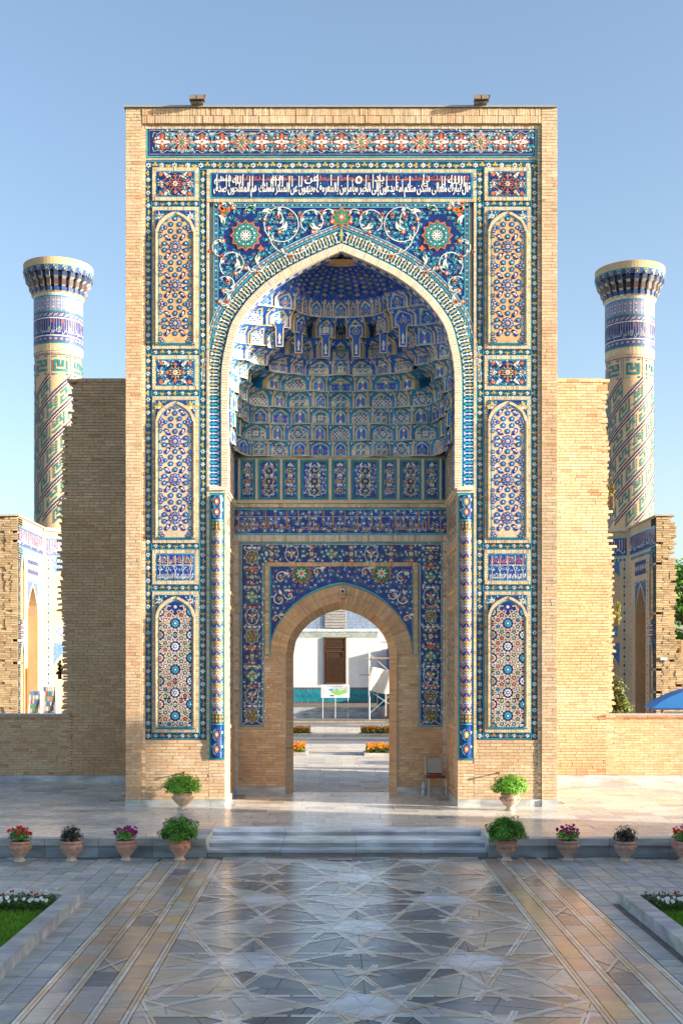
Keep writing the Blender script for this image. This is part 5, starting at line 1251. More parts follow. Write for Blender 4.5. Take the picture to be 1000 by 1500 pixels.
# ================================================================== WING WALLS AND LOW WALLS
YW = 5.1
def wing(side):
    w_ = thing('wing_wall', 'tall plain brick wing wall %s the portal with a ragged toothed outer edge, %s' % (('left of', 'in shade') if side < 0 else ('right of', 'in full sun')), 'wall')
    zt = WP(0, 554, YW)[1]
    def edge(z):
        py = HY-(z-CZ)*FPX/(YW-CY)
        if side < 0: px = 105.5 if py < 624 else (92.5 if py < 730 else (88 if py < 900 else 92))
        else: px = 888 if py < 640 else (891 if py < 800 else 898)
        return WP(px, py, YW)[0]
    xin = side*4.52
    c = MB(); n = 30
    for i in range(n):
        z0, z1 = zt*i/n, zt*(i+1)/n-.0; e = edge((z0+z1)/2)-side*(.12 if i > 4 else .25); c.box(*sorted((xin, e)), YW+.012, YW+1.6, z0, z1, CC)
    c.build('wall_core', M_MOR, w_)
    hs = lambda x: 0
    def tst(x, z, hl):
        e = edge(z)+(side*.12 if z < 1.75 else side*(.035 if int(z/.0735) % 2 else -.01)+side*.04*noise.noise(Vector((z*3, side, 0)))); return abs(x)+hl*.6 < abs(e)
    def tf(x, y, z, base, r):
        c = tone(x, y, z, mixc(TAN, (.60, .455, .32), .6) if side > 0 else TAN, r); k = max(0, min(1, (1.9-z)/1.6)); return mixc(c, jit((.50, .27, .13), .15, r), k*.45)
    a, b = sorted((xin, side*7.4))
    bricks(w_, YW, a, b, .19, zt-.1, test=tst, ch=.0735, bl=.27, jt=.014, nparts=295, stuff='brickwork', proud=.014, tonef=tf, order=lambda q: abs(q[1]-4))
    t = MB(); x = a
    while x < b: L = R.uniform(.2, .3); (t.box(x, x+L-.01, YW-.04, YW+1.5, zt-.1, zt-.03+R.uniform(-.01, .01), tone(x, 0, 9)) if abs(x+L/2) < abs(edge(zt-.1))+.02 else None); x += L
    t.build('top_course', M_BRK, w_, kind='stuff')
    eb = MB()
    for k in range(int(zt/.0735)):                          # ragged end bricks running back into the wall
        z = k*.0735; e = edge(z+.03)+side*(.03 if k % 2 else -.01)+side*.04*noise.noise(Vector((z*3, side, 0)))
        if z < 1.75: continue
        for j in range(6): y = YW+.1+j*.25+R.uniform(-.03, .03); eb.box(*sorted((e-side*.25, e+side*R.uniform(-.03, .02))), y, y+.23, z+.005, z+.0735-.008, tone(e, y, z))
    eb.build('toothed_end', M_BRK, w_, kind='stuff')
    for (sx0, sx1) in ((xin, edge(.1)+side*.12),):
        x, xe_ = sorted((sx0, sx1)); 
        while x < xe_-.05: L = min(R.uniform(1.2, 1.9), xe_-x); m1 = MB(); m1.box(x+.003, x+L-.003, YW-.05, YW+.02, 0, .18, jit((.5, .51, .52), .06)); link('plinth_stone', m1.data('plinth_stone', M_STP), w_); x += L
    # low wall beyond
    l_ = thing('low_wall', 'low brick garden wall running out from the %s wing wall to the edge of the picture' % ('left' if side < 0 else 'right'), 'wall')
    zl = WP(0, 1046, YW)[1]; a, b = sorted((edge(.5)-side*.2, side*11.5)); c = MB(); c.box(a, b, YW+.016, YW+.5, 0, zl-.02, CC); c.build('wall_core', M_MOR, l_)
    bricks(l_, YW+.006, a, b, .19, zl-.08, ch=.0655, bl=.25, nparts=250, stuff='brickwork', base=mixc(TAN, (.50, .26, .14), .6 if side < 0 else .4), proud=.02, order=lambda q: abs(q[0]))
    cp = MB(); x = a
    while x < b: L = R.uniform(.24, .28); cp.box(x, x+L-.01, YW-.07, YW+.56, zl-.08, zl-.035, tone(x, 0, 1, (.48, .27, .17))); x += L
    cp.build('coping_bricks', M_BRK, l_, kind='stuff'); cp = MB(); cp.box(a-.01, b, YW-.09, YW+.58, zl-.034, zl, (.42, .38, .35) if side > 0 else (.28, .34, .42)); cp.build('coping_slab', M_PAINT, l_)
    x = a
    while x < b-.1: L = 1.75; m1 = MB(); m1.box(x+.003, min(b, x+L)-.003, YW-.046, YW+.02, 0, .18, jit((.5, .51, .52), .05)); link('plinth_stone', m1.data('plinth_stone', M_STP), l_); x += L
wing(-1); wing(1)
for s in (-1, 1):                                           # portal mass behind the wings keeps its own walls
    pass
# ================================================================== MINARETS
def minaret(cx, cy, r0, zt, label, rot):
    m = thing('minaret', label, 'minaret', (cx, cy, 0))
    s_ = FPX/(cy-CY); u = 1/s_                                # one photo pixel in metres
    def zz(dy): return zt-dy*u
    sh_ = MB(); sh_.lathe([(r0*1.02, 0), (r0, zz(330)), (r0*.985, zz(90))], 48, (.58, .40, .25)); sh_.build('shaft', M_BRK, m, smooth=True)
    P = Pat(lambda a, z, h: ((r0*1.0+.02+h)*sin(a+rot)*1, -(r0*1.0+.02+h)*cos(a+rot), z), mb=MB())
    st = r0; turq = (.03, .19, .20)
    # upper brick panels with square letters
    zA, zB = zz(135), zz(165)
    ns = 7; da = 2*pi/ns
    for i in range(ns):
        a0 = i*da-pi
        for z in range(20): P.rect(a0-.03, zA-(zA-zB)*z/20, a0+.03, zA-(zA-zB)*(z+.6)/20, (.6, .58, .55), 1)
        P.rect(a0-.035, zB, a0-.018, zA, (.05, .04, .12), 1); P.rect(a0+.018, zB, a0+.035, zA, (.05, .04, .12), 1)
        K = KUF[i % 3]; cw = da*.66/7; chh = (zA-zB)*.86/9
        for rj in range(5):
            for ci, v in enumerate(K[rj]):
                if v == '1': x = a0+da*.17+ci*cw; z = zA-(zA-zB)*.24-rj*chh*1.15; P.rect(x, z-chh*1.16, x+cw*1.02, z, turq, 1)
        P.rect(a0+da*.17, zA-chh*1.3, a0+da*.83, zA-chh*.5, turq, 1); P.rect(a0+da*.17, zB+chh*.3, a0+da*.83, zB+chh*1.2, turq, 1)
    for i in range(80): a = i*2*pi/80; P.rect(a, zz(132.5), a+.05, zz(130.5), (.6, .58, .55), 1); P.rect(a, zz(135), a+.078, zz(134.2), (.05, .04, .12), 1)
    # spiral bands: climbing to the right
    slope = r0*1.05; 
    def sp(a, w): return (a, w)                              # w: vertical offset
    per = 2*pi*slope/ns
    for i in range(ns):
        for j in range(46):
            a = (i*da-pi)-(j+1)*.125; zbase = zB+(a-(i*da-pi))*slope
            def q(a_, o): return zbase+(a_-a)*slope+o
            if zbase < .5: continue
            for o, c_ in ((-.13, (.03, .025, .10)), (.05, (.03, .025, .10))):
                P.poly([(a, q(a, o)), (a+.125, q(a+.125, o)), (a+.125, q(a+.125, o+.085)), (a, q(a, o+.085))], c_, 1)
            for k in range(2): P.poly([(a+.0625*k, q(a+.0625*k, -.03)), (a+.0625*k+.04, q(a+.0625*k+.04, -.03)), (a+.0625*k+.04, q(a+.0625*k+.04, .035)), (a+.0625*k, q(a+.0625*k, .035))], (.6, .58, .55), 1)
        tt = 0
        while tt < 5.8:                                       # square letters between them
            a = (i*da-pi)+da*.5-tt-.3; zbase = zB+(a-(i*da-pi))*slope-per*.5; hh = per*.58; K = KUF[R.randrange(3)]; cw = .46/7; rh = hh/5
            if 1 < zbase < zB-hh*.3-.46*slope:
                for rj in range(5):
                    for ci, v in enumerate(K[rj]):
                        if v == '1':
                            x = a+ci*cw; z1 = zbase+hh/2-rj*rh; f = lambda xx: (xx-a)*slope
                            P.poly([(x, z1-rh*.85+f(x)), (x+cw, z1-rh*.85+f(x+cw)), (x+cw, z1+f(x+cw)), (x, z1+f(x))], turq, 1)
            tt += .60
    P.mb.build('spiral_lettering', M_GBR, m, smooth=False)
    # tiled bands
    tb = MB(); rr = r0*1.03; P = Pat(lambda a, z, h: ((rr+h)*sin(a+rot), -(rr+h)*cos(a+rot), z), mb=tb)
    def band(d0, d1, c_, lay=1, k=40):
        for i in range(k): P.rect(i*2*pi/k, zz(d1), (i+1)*2*pi/k, zz(d0), c_, lay)
    tb.lathe([(rr, zz(122)), (rr, zz(50))], 40, (.10, .12, .2))
    for (d0, d1, c_) in ((50, 52, turq), (52, 72, (.17, .20, .32)), (72, 74, turq), (74, 82, (.06, .08, .2)), (82, 83.5, (.6, .6, .58)), (83.5, 107, (.02, .035, .15)), (107, 108.5, (.6, .6, .58)), (108.5, 117, (.06, .08, .2)), (117, 119.5, turq), (119.5, 130, (.58, .42, .25))): band(d0, d1, c_)
    for i in range(28):
        a = i*2*pi/28
        for d in (78, 112.5): P.star(a, zz(d), .07, 8, .6, (.55, .54, .5), 2); P.ngon(a, zz(d), .045, 4, ORA, 3)
        P.stroke([(a-.10, zz(78)-.08), (a+.10, zz(78)+.08)], .02, WHITE, 2)
        P.rect(a-.008, zz(72), a+.008, zz(52), (.5, .5, .48), 2)
        for d, c_ in ((57, ORA), (62, (.04, .05, .25)), (67, ORA if i % 2 else YEL)): P.ngon(a+.112, zz(d), .055, 4, WHITE, 2); P.ngon(a+.112, zz(d), .036, 4, c_, 3)
    for k in range(4): put_text(P, 'الله نور السموات والأرض', k*pi/2+.03, (k+1)*pi/2-.03, zz(106), zz(93), (.5, .5, .48), 3)
    for i in range(60): a = i*2*pi/60+R.uniform(-.02, .02); P.rect(a-.006, zz(100), a+.006, zz(84.5), (.45, .46, .46), 3)
    for i in range(14): a = i*2*pi/14; P.rect(a, zz(90), a+.2, zz(84.5), (.25, .06, .05), 2)
    tb.build('tiled_collar', M_GBR, m)
    # stalactite corbel
    cr = MB(); n = 24; prof = [(1.03, 50), (1.06, 46), (1.12, 44), (1.14, 38), (1.22, 36), (1.25, 28), (1.36, 25), (1.40, 18), (1.46, 11)]
    for i in range(n):
        a0 = i*2*pi/n+rot; a1 = a0+2*pi/n
        for j, ((ra, da_), (rb_, db)) in enumerate(zip(prof, prof[1:])):
            for half in (0, 1):
                x0 = a0+(a1-a0)*half/2; x1 = x0+(a1-a0)/2; inn = 1-.10*(1 if half and 3 <= j <= 6 else 0)-.05*(1 if half and j == 2 else 0)
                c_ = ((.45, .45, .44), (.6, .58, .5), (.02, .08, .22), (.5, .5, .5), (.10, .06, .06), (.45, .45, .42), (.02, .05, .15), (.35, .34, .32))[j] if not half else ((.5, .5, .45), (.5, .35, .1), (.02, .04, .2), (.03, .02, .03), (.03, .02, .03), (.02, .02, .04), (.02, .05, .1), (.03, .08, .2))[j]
                f = lambda r_, a, d: (r0*r_*inn*sin(a), -r0*r_*inn*cos(a), zz(d)); cr.face([f(ra, x0, da_), f(ra, x1, da_), f(rb_, x1, db), f(rb_, x0, db)], jit(c_, .1))
                if inn < 1: 
                    for xx in (x0, x1): cr.face([f(ra, xx, da_), f(rb_, xx, db), (r0*rb_*sin(xx), -r0*rb_*cos(xx), zz(db)), (r0*ra*sin(xx), -r0*ra*cos(xx), zz(da_))], (.4, .38, .35))
        am = a0+(a1-a0)*.25; Q = Pat(lambda a, z, h: ((r0*1.445+h)*sin(a), -(r0*1.445+h)*cos(a), z), mb=cr); Q.ngon(am, zz(15.5), .055, 6, (.02, .05, .15), 1, sy=2.2); Q.ngon(am, zz(15.5), .03, 4, YEL, 2, sy=2.2)
    cr.build('corbel', M_GBR, m)
    rm = MB(); rm.lathe([(1.40*r0, zz(12.5)), (1.455*r0, zz(11.6)), (1.47*r0, zz(11)), (1.47*r0, zz(10)), (1.455*r0, zz(9.8)), (1.46*r0, zz(0)), (1.2*r0, zz(-.5)), (0, zz(-1))], 64, [(.05, .30, .33), (.05, .30, .33), (.05, .30, .33), (.52, .38, .22), (.52, .38, .22), (.5, .38, .25), (.4, .3, .2)]); rm.build('rim', M_BRK, m, smooth=False)
ML = 36.0
xl, _ = WP(86, 0, ML); xr, _ = WP(921.5, 0, ML)
zl_ = WP(0, 393, ML)[1]; zr_ = WP(0, 398, ML)[1]
minaret(xl, ML, 34.2*(ML-CY)/FPX, zl_, 'patterned minaret on the left rising behind the shaded wing wall', .35)
minaret(xr, ML, 34.2*(ML-CY)/FPX, zr_, 'patterned minaret on the right rising behind the sunlit wing wall', -.1)
# ================================================================== SIDE BUILDINGS BEHIND THE LOW WALLS
def side_building(s):
    b = thing('side_iwan', 'ruined brick hall with tall arched tiled niches, behind the %s low wall' % ('left' if s < 0 else 'right'), 'building')
    ys, ye = 19.4, 23.3; xf = s*12.0; H = 8.62; xe_ = s*12.05
    # long face towards the court: M(u along depth, v height)
    MF = lambda u, v, h: (xf-s*h, ys+u, v); W = ye-ys
    wl = MB()
    def holes_wall(mb, M, W_, H_, holes, col):
        """wall with pointed recesses; holes = (u0, u1, v0, spring, top, depth)"""
        us = sorted({0, W_} | {q for h in holes for q in (h[0], h[1])})
        for a, c in zip(us, us[1:]):
            hs = sorted([h for h in holes if h[0] <= a+1e-6 and h[1] >= c-1e-6], key=lambda h: h[2]); z = 0
            for h in hs:
                if h[2] > z: mb.face([M(a, z, 0), M(c, z, 0), M(c, h[2], 0), M(a, h[2], 0)], col)
                um = (h[0]+h[1])/2; hwd = (h[1]-h[0])/2; n = 12; nz = h[4]+.1
                for i in range(n):
                    x0, x1 = -1+2*i/n, -1+2*(i+1)/n; f = lambda s_: h[3]+(h[4]-h[3])*(.5*sqrt(max(0, 1-s_*s_))+.5*(1-abs(s_)))
                    p0, p1 = um+x0*hwd, um+x1*hwd; mb.face([M(p0, f(x0), 0), M(p1, f(x1), 0), M(p1, nz, 0), M(p0, nz, 0)], col)
                    mb.face([M(p0, f(x0), 0), M(p1, f(x1), 0), M(p1, f(x1), -h[5]), M(p0, f(x0), -h[5])], mulc(col, .95))
                for uu in (h[0], h[1]): mb.face([M(uu, h[2], 0), M(uu, h[3], 0), M(uu, h[3], -h[5]), M(uu, h[2], -h[5])], (.55, .34, .18))
                mb.face([M(h[0], h[2], -h[5]), M(h[1], h[2], -h[5]), M(h[1], h[4], -h[5]), M(h[0], h[4], -h[5])], col); z = nz
            mb.face([M(a, z, 0), M(c, z, 0), M(c, H_, 0), M(a, H_, 0)], col)
    pale = (.52, .39, .25)
    holes_wall(wl, MF, W, H, [(.42, .95, .4, 3.35, 3.85, .25), (.42, .95, 4.75, 6.6, 7.2, .22), (1.45, 3.0, .0, 5.0, 6.15, 1.1)], pale)
    # oblique face
    x1_, y1_ = xf, ye; d_ = (s*-.80, .60); W2 = 3.0
    MO = lambda u, v, h: (x1_+d_[0]*u-s*.60*h, y1_+d_[1]*u-.80*h, v)
    holes_wall(wl, MO, W2, H, [(.45, 2.5, .0, 2.9, 3.7, .5), (.45, 2.5, 4.9, 6.6, 7.4, .3)], pale)
    wq = .5 if s > 0 else 4.4; wl.face([(xf, ys, H), (xf, ye, H), (xf+s*wq, ye, H), (xf+s*wq, ys, H)], (.45, .36, .25))
    wl.build('wall', M_BRK, b)
    t = MB()
    for (M, Wd) in ((MF, W), (MO, W2)):
        P = Pat(M, mb=t); P.rect(.12, 7.55, Wd-.05, 8.25, (.012, .03, .16), 1, 6); P.rect(.12, 8.25, Wd-.05, 8.29, TURQ, 2, 6); P.rect(.12, 7.5, Wd-.05, 7.55, TURQ, 2, 6)
        put_text(P, 'الله نور السموات والأرض', .2, Wd-.1, 7.62, 8.0, WHITE, 3); 
        for k in range(int(Wd/.11)): P.rect(.2+k*.11, 7.8, .222+k*.11, 8.2, WHITE if k % 3 else ORA, 3)
        for k in range(int((Wd-.3)/.17)):
            for zq in (7.36,): P.ngon(.22+k*.17, zq, .07, 6, TURQ, 1, sy=1.3); P.ngon(.22+k*.17, zq, .045, 6, NAVY, 2, sy=1.3)
        for uu in (.22, 1.15, Wd-.22) if Wd > 3.2 else (.22, Wd-.25):
            for k in range(38): P.ngon(uu, .5+k*.18, .05, 6, TURQ if k % 2 else NAVY, 1, sy=1.4)
    P = Pat(MF, mb=t)
    for (u0, u1, za, zc2) in ((1.35, 3.1, 5.0, 6.35), (.38, 1.0, 3.3, 3.95), (.38, 1.0, 6.55, 7.3)):
        um = (u0+u1)/2; hwd = (u1-u0)/2-.08
        for i in range(12):
            x0, x1 = -1+2*i/12, -1+2*(i+1)/12; f = lambda s_: za+(zc2-.12-za)*(.5*sqrt(max(0, 1-s_*s_))+.5*(1-abs(s_)))+.06
            P.poly([(um+x0*hwd, f(x0)), (um+x1*hwd, f(x1)), (um+x1*hwd, zc2), (um+x0*hwd, zc2)], (.03, .10, .25), 1); P.leaf(um+(x0+x1)/2*hwd, zc2-.06, i, .1, .05, WHITE if i % 2 else TURQ, 2)
    P.rect(1.4, 6.6, 3.05, 7.15, (.012, .03, .15), 1)
    for k in range(14): P.ngon(1.5+k*.112, 6.88, .045, 6, (WHITE, ORA, TURQ)[k % 3], 2, sy=3)
    P.rect(.42, 4.1, .95, 4.6, (.012, .03, .15), 1)
    for k in range(5): P.rect(.46, 4.16+k*.09, .91, 4.20+k*.09, (WHITE, ORA)[k % 2], 2)
    for k in range(3):
        for zq in (4.02, 4.68): P.ngon(.5+k*.18, zq, .05, 6, NAVY if k % 2 else TURQ, 1)
    P = Pat(MO, mb=t)
    for (za, zc2) in ((2.9, 3.95), (6.6, 7.3)):
        for i in range(12):
            x0, x1 = -1+2*i/12, -1+2*(i+1)/12; f = lambda s_: za+(zc2-.15-za)*(.5*sqrt(max(0, 1-s_*s_))+.5*(1-abs(s_)))+.06
            P.poly([(1.475+x0*1.05, f(x0)), (1.475+x1*1.05, f(x1)), (1.475+x1*1.05, zc2), (1.475+x0*1.05, zc2)], (.03, .12, .3), 1)
    P.rect(.5, 4.2, 2.5, 4.65, (.12, .14, .24), 1)
    for k in range(10): P.star(.6+k*.2, 4.42, .09, 6, .5, WHITE if k % 2 else TURQ, 2)
    t.build('tile_bands', M_GLZ, b)
    # ruined end wall facing the viewer
    rw = MB(); ch = .085; nr = int(H/ch)
    for k in range(nr):
        z = k*ch; ragx = (s*(12.55 if s > 0 else 14.4))+s*((.0 if z > 4.2 else min(1.5, (4.2-z)*.35))+.1*sin(z*5)+R.uniform(-.06, .08)) if s > 0 else s*16.5
        x = 12.0
        while x < abs(ragx):
            L = R.uniform(.2, .3); er = noise.noise(Vector((x*.8, z*.7, s*5)))
            rec = max(0, er*.5)*(1 if x > 12.35 else .1)*(1 if s < 0 else .45)+R.uniform(0, .03)
            if R.random() > .03: rw.box(*sorted((s*x, s*(x+L-.012))), ys-.04+rec, ys+.7, z+.006, z+ch-.008, jit(mixc((.44, .31, .17), (.56, .42, .25), R.random()), .2))
            x += L
    rw.build('ruined_brickwork', M_BRK, b, kind='stuff')
    c = MB(); c.box(*sorted((s*(12.2), s*(12.5 if s > 0 else 16.5))), ys+.02, ys+.3, 0, H-.05, (.4, .29, .17)); 
    c.box(*sorted((s*13.3, s*16)), ys+1.2, ye, 0, 4.0, (.4, .29, .17)); c.build('core', M_MOR, b)
    c = MB(); c.box(*sorted((s*11.93, s*12.7 if s > 0 else s*16.5)), ys-.08, ye, H, H+.06, (.5, .42, .32)); c.face([MO(0, H+.05, .08), MO(W2, H+.05, .08), MO(W2, H+.05, -.5), MO(0, H+.05, -.5)], (.6, .5, .36)); c.face([MO(0, H+.05, .08), MO(W2, H+.05, .08), MO(W2, H-.08, .08), MO(0, H-.08, .08)], (.6, .5, .36)); c.build('roof_coping', M_BRK, b)
    if s < 0:
        d = MB(); d.box(-11.99, -11.93, ys+1.05, ys+1.4, 0, 2.9, (.25, .10, .03)); d.build('wooden_door', M_WOOD, b, label='narrow brown wooden door')
    else:
        g = thing('security_camera', 'tiny white camera high on the end wall of the right brick hall', 'camera', (12.25, ys-.12, WP(0, 965, ys)[1])); m1 = MB(); m1.box(-.13, .12, -.06, .06, -.05, .05, (.7, .7, .7)); m1.build('housing', M_PAINT, g); m1 = MB(); m1.box(.05, .10, .06, .14, -.12, .0, (.4, .4, .4)); m1.build('bracket', M_PAINT, g)
side_building(-1); side_building(1)
# ================================================================== COURT BEHIND THE DOOR
mb = MB(); mb.box(-13, 13, 5.0, 50, -.3, -.012, (.2, .2, .2)); court = mb.build('courtyard', M_PAV, kind='structure')
y = 2.9; PV2 = []
for k in range(16): m1 = MB(); m1.box(-.25, .25, -.25, .25, -.012, 0, jit(R.choice(((.52, .48, .42), (.60, .54, .46), (.46, .43, .40))), .1)); PV2.append(m1.data('paver', M_PAV))
cnt = 0
while y < 23:
    for i in range(-6, 6):
        if abs(i+.5)*.51 > 1.35+(y-3)*.072+.3: continue
        if cnt < 298: link('paver', R.choice(PV2), court, (i*.51+.25+(.0 if int(y*2) % 2 else .1), y+.25, R.uniform(-.002, .001))); cnt += 1
    y += .51
m1 = MB()
while y < 36:
    for i in range(-10, 10): m1.box(i*.51, i*.51+.50, y, y+.50, -.012, R.uniform(-.002, .001), jit(R.choice(((.56, .50, .41), (.50, .45, .38), (.6, .53, .43))), .1))
    y += .51
m1.build('far_pavers', M_PAV, court, kind='stuff')
for (yy, c, h) in ((25.0, (.50, .36, .22), .06), (16.2, (.52, .42, .30), .03), (38.0, (.45, .33, .2), .08)):
    m1 = MB(); n = 90
    for i in range(n): m1.box(-6+12*i/n, -6+12*(i+.9)/n, yy, yy+.12, 0, h, jit(c, .15))
    m1.build('kerb_bricks', M_BRK, court, kind='stuff')
m1 = MB(); m1.box(-6, 6, 14.6, 16.1, -.01, .02, (.42, .43, .42)); m1.box(-1.2, 1.0, 15.0, 15.4, .021, .024, (.2, .21, .22)); m1.build('channel_slabs', M_STP, court)
# marigold beds
def marigolds(x0, x1, y0, y1, label):
    t = thing('flower_bed', label, 'flower bed', ((x0+x1)/2, (y0+y1)/2, 0)); t_x, t_y = (x0+x1)/2, (y0+y1)/2
    k = MB(); w_ = .08
    k.box(x0-t_x-w_, x1-t_x+w_, y0-t_y-w_, y0-t_y, -.01, .09, (.48, .48, .46)); k.box(x0-t_x-w_, x1-t_x+w_, y1-t_y, y1-t_y+w_, -.01, .09, (.48, .48, .46)); k.box(x0-t_x-w_, x0-t_x, y0-t_y, y1-t_y, -.01, .09, (.46, .46, .44)); k.box(x1-t_x, x1-t_x+w_, y0-t_y, y1-t_y, -.01, .09, (.46, .46, .44)); k.box(x0-t_x, x1-t_x, y0-t_y, y1-t_y, -.01, .04, (.1, .07, .04)); k.build('stone_edging', M_STP, t)
    lf = MB(); fl = MB()
    for i in range(1500):
        x, y = R.uniform(x0, x1)-t_x, R.uniform(y0, y1)-t_y; z = R.uniform(.05, .30); s_ = R.uniform(.015, .035); a = R.uniform(0, 6.28); lf.face([(x-s_*cos(a), y-s_*sin(a), z), (x, y, z-s_), (x+s_*cos(a), y+s_*sin(a), z+s_*.4), (x, y, z+s_)], jit((.05, .13, .02), .35))
    for i in range(330):
        x, y = R.uniform(x0, x1)-t_x, R.uniform(y0, y1)-t_y; z = R.uniform(.22, .40) if R.random() < .7 else R.uniform(.1, .3); s_ = R.uniform(.025, .045); c = jit(R.choice(((.90, .34, .01), (.85, .20, .01), (.95, .48, .02))), .1); n = 7
        fl.face([(x+s_*cos(j*2*pi/n), y+s_*sin(j*2*pi/n)*.8, z+s_*.3*(j % 2)) for j in range(n)], c); fl.face([(x+s_*.85*cos(j*2*pi/n), y-s_*.4, z+s_*.8*sin(j*2*pi/n)-s_*.3) for j in range(n)], mulc(c, .9))
    lf.build('foliage', M_LEAF, t, kind='stuff'); fl.build('blossoms', M_PET, t, kind='stuff')
def bx_(px0, px1, py, d0=0): Y = CY+FPX*CZ/(py-HY); return WP(px0, 0, Y)[0], WP(px1, 0, Y)[0], Y
for (a, b, py, lab) in ((395, 454, 1077, 'far left bed of orange marigolds seen through the doorway'), (529, 590, 1077.5, 'far right bed of orange marigolds seen through the doorway'), (390, 446, 1106, 'near left bed of orange marigolds seen through the doorway'), (537, 600, 1107, 'near right bed of orange marigolds seen through the doorway')):
    x0, x1, Y = bx_(a, b, py); marigolds(x0, x1, Y, Y+1.1, lab)
# the white hall across the court
YH = 45.5
hall = thing('courtyard_hall', 'white walled hall across the courtyard with blue dado and tile frieze', 'building')
def hx(px): return WP(px, 0, YH)[0]
def hz(py): return WP(0, py, YH)[1]
m1 = MB(); m1.box(-8, hx(553), YH, YH+1, hz(1030), hz(931), (.62, .64, .66)); m1.box(-8, 8, YH+.1, YH+2, hz(940), 9.0, (.60, .62, .64)); m1.box(hx(553), 8, YH+.15, YH+1, 0, hz(931), (.62, .63, .64)); m1.build('wall', M_PLA, hall)
m1 = MB(); m1.box(-8, hx(553), YH-.35, YH-.0, 0, hz(1036), (.33, .36, .38)); m1.box(-8, hx(556), YH-.9, YH-.36, 0, hz(1043), (.40, .42, .43)); m1.box(-8, hx(600), YH-1.6, YH-.91, 0, hz(1048), (.3, .33, .36)); m1.build('plinth_steps', M_STP, hall)
t = MB(); P = Pat(FM(YH-.01), mb=t)
P.rect(-3.6, hz(1030), hx(551), hz(1007), (.06, .05, .10), 1, 4); P.rect(-3.4, hz(1028), hx(549), hz(1009.5), (.02, .22, .27), 2, 4)
for k in range(14): P.star(-3.1+k*.4, hz(1019), .16, 6, .55, (.015, .17, .24), 3)
for k in range(60):
    for zq in (1008.2, 1029.2): P.ngon(-3.5+k*.1, hz(zq), .022, 4, WHITE if k % 2 else ORA, 3)
P.rect(-3.6, hz(934), hx(553), hz(925.5), (.38, .45, .42), 1, 4); P.rect(-3.6, hz(927), hx(553), hz(925), (.15, .3, .5), 2, 4)
vines(P, lambda x, y: True, (-3.4, hz(933.5), 2.4, hz(927)), .12, 2, cols=((.5, .45, .2), (.55, .55, .5), (.2, .4, .5)))
P.rect(-3.6, hz(925), hx(558), hz(921), (.62, .62, .62), 3, 4)
P.rect(-3.6, hz(921), 3.2, hz(870), (.20, .30, .45), 1, 4, 2)
for k in range(46): P.rect(-3.4+k*.145, hz(920.5), -3.385+k*.145, hz(880), (.5, .53, .55), 2); [P.ngon(-3.33+k*.145, hz(917-j*4.2), .025, 4, YEL if j % 2 else (.6, .6, .6), 2) for j in range(8)]
t.build('tile_frieze', M_GLZ, hall)
# white pierced grille
gr = MB(); P = Pat(FM(YH-.05), mb=gr); x0, x1 = hx(476), hx(506); P.rect(x0, hz(920.5), x1, hz(872), (.03, .03, .035), 0); 
for k in range(10):
    for j in range(17):
        x, z = x0+.05+(x1-x0-.1)*k/9, hz(920)+.08+j*.165
        gr.tube([(x+.055*cos(q*pi/3), YH-.08, z+.06*sin(q*pi/3)) for q in range(7)], .017, (.60, .60, .58), 4)
gr.build('pierced_grille', M_PLA, hall)
dr = thing('wooden_shutter', 'dark carved wooden lattice shutter in the white wall across the court', 'shutter', (hx(490.5), YH, hz(1001.5))); w2 = (hx(507)-hx(474.5))/2; hh = hz(933.5)-hz(1001.5)
m1 = MB(); m1.box(-w2, w2, -.06, .02, 0, hh, (.05, .024, .013)); m1.build('board', M_WOOD, dr)
m1 = MB()
for (a, b, c, d) in ((-w2, -w2+.08, 0, hh), (w2-.08, w2, 0, hh), (-w2, w2, 0, .09), (-w2, w2, hh-.09, hh), (-w2, w2, hh*.77, hh*.79), (-w2, w2, hh*.68, hh*.70), (-w2+.16, -w2+.22, .1, hh*.68), (w2-.22, w2-.16, .1, hh*.68)): m1.box(a, b, -.10, -.06, c, d, (.09, .042, .022))
m1.build('frame', M_WOOD, dr)
m1 = MB()
for k in range(7):
    for j in range(20):
        x, z = -w2*.55+k*w2*1.1/6, .16+j*hh*.5/19; m1.box(x-.035, x+.035, -.085, -.062, z-.01, z+.01, (.14, .07, .035)); m1.box(x-.01, x+.01, -.086, -.061, z-.035, z+.035, (.13, .065, .03))
for k in range(9):
    for j in range(3): x = -w2*.8+k*w2*1.6/8; z = hh*.82+j*.12; m1.box(x-.03, x+.03, -.085, -.062, z-.03, z+.03, (.12, .06, .03))
m1.build('lattice', M_WOOD, dr, kind='stuff')
# map board
Y = 43.2; bd = thing('information_board', 'white map board with a green and blue map standing before the shutter', 'sign board', (WP(491, 0, Y)[0], Y, 0)); z0, z1 = WP(0, 1022, Y)[1], WP(0, 1003, Y)[1]; w2 = (WP(512, 0, Y)[0]-WP(470.5, 0, Y)[0])/2
m1 = MB(); m1.box(-w2, w2, -.03, .03, z0, z1, (.72, .74, .74)); m1.build('board', M_PAINT, bd)
m1 = MB(); P = Pat(lambda u, v, h: (u, -.032-h, v), mb=m1); P.poly([(-.3, z0+.45), (-.1, z0+.38), (.1, z0+.5), (.3, z0+.36), (.55, z0+.5), (.7, z0+.52), (.6, z0+.4), (.66, z0+.28), (.4, z0+.2), (.2, z0+.12), (-.05, z0+.2), (-.25, z0+.32)], (.22, .55, .12), 1); P.poly([(-.4, z0+.5), (-.2, z0+.6), (.1, z0+.72), (.5, z0+.6), (.7, z0+.68), (.75, z0+.3), (.1, z0+.4)], (.5, .5, .52), .5)
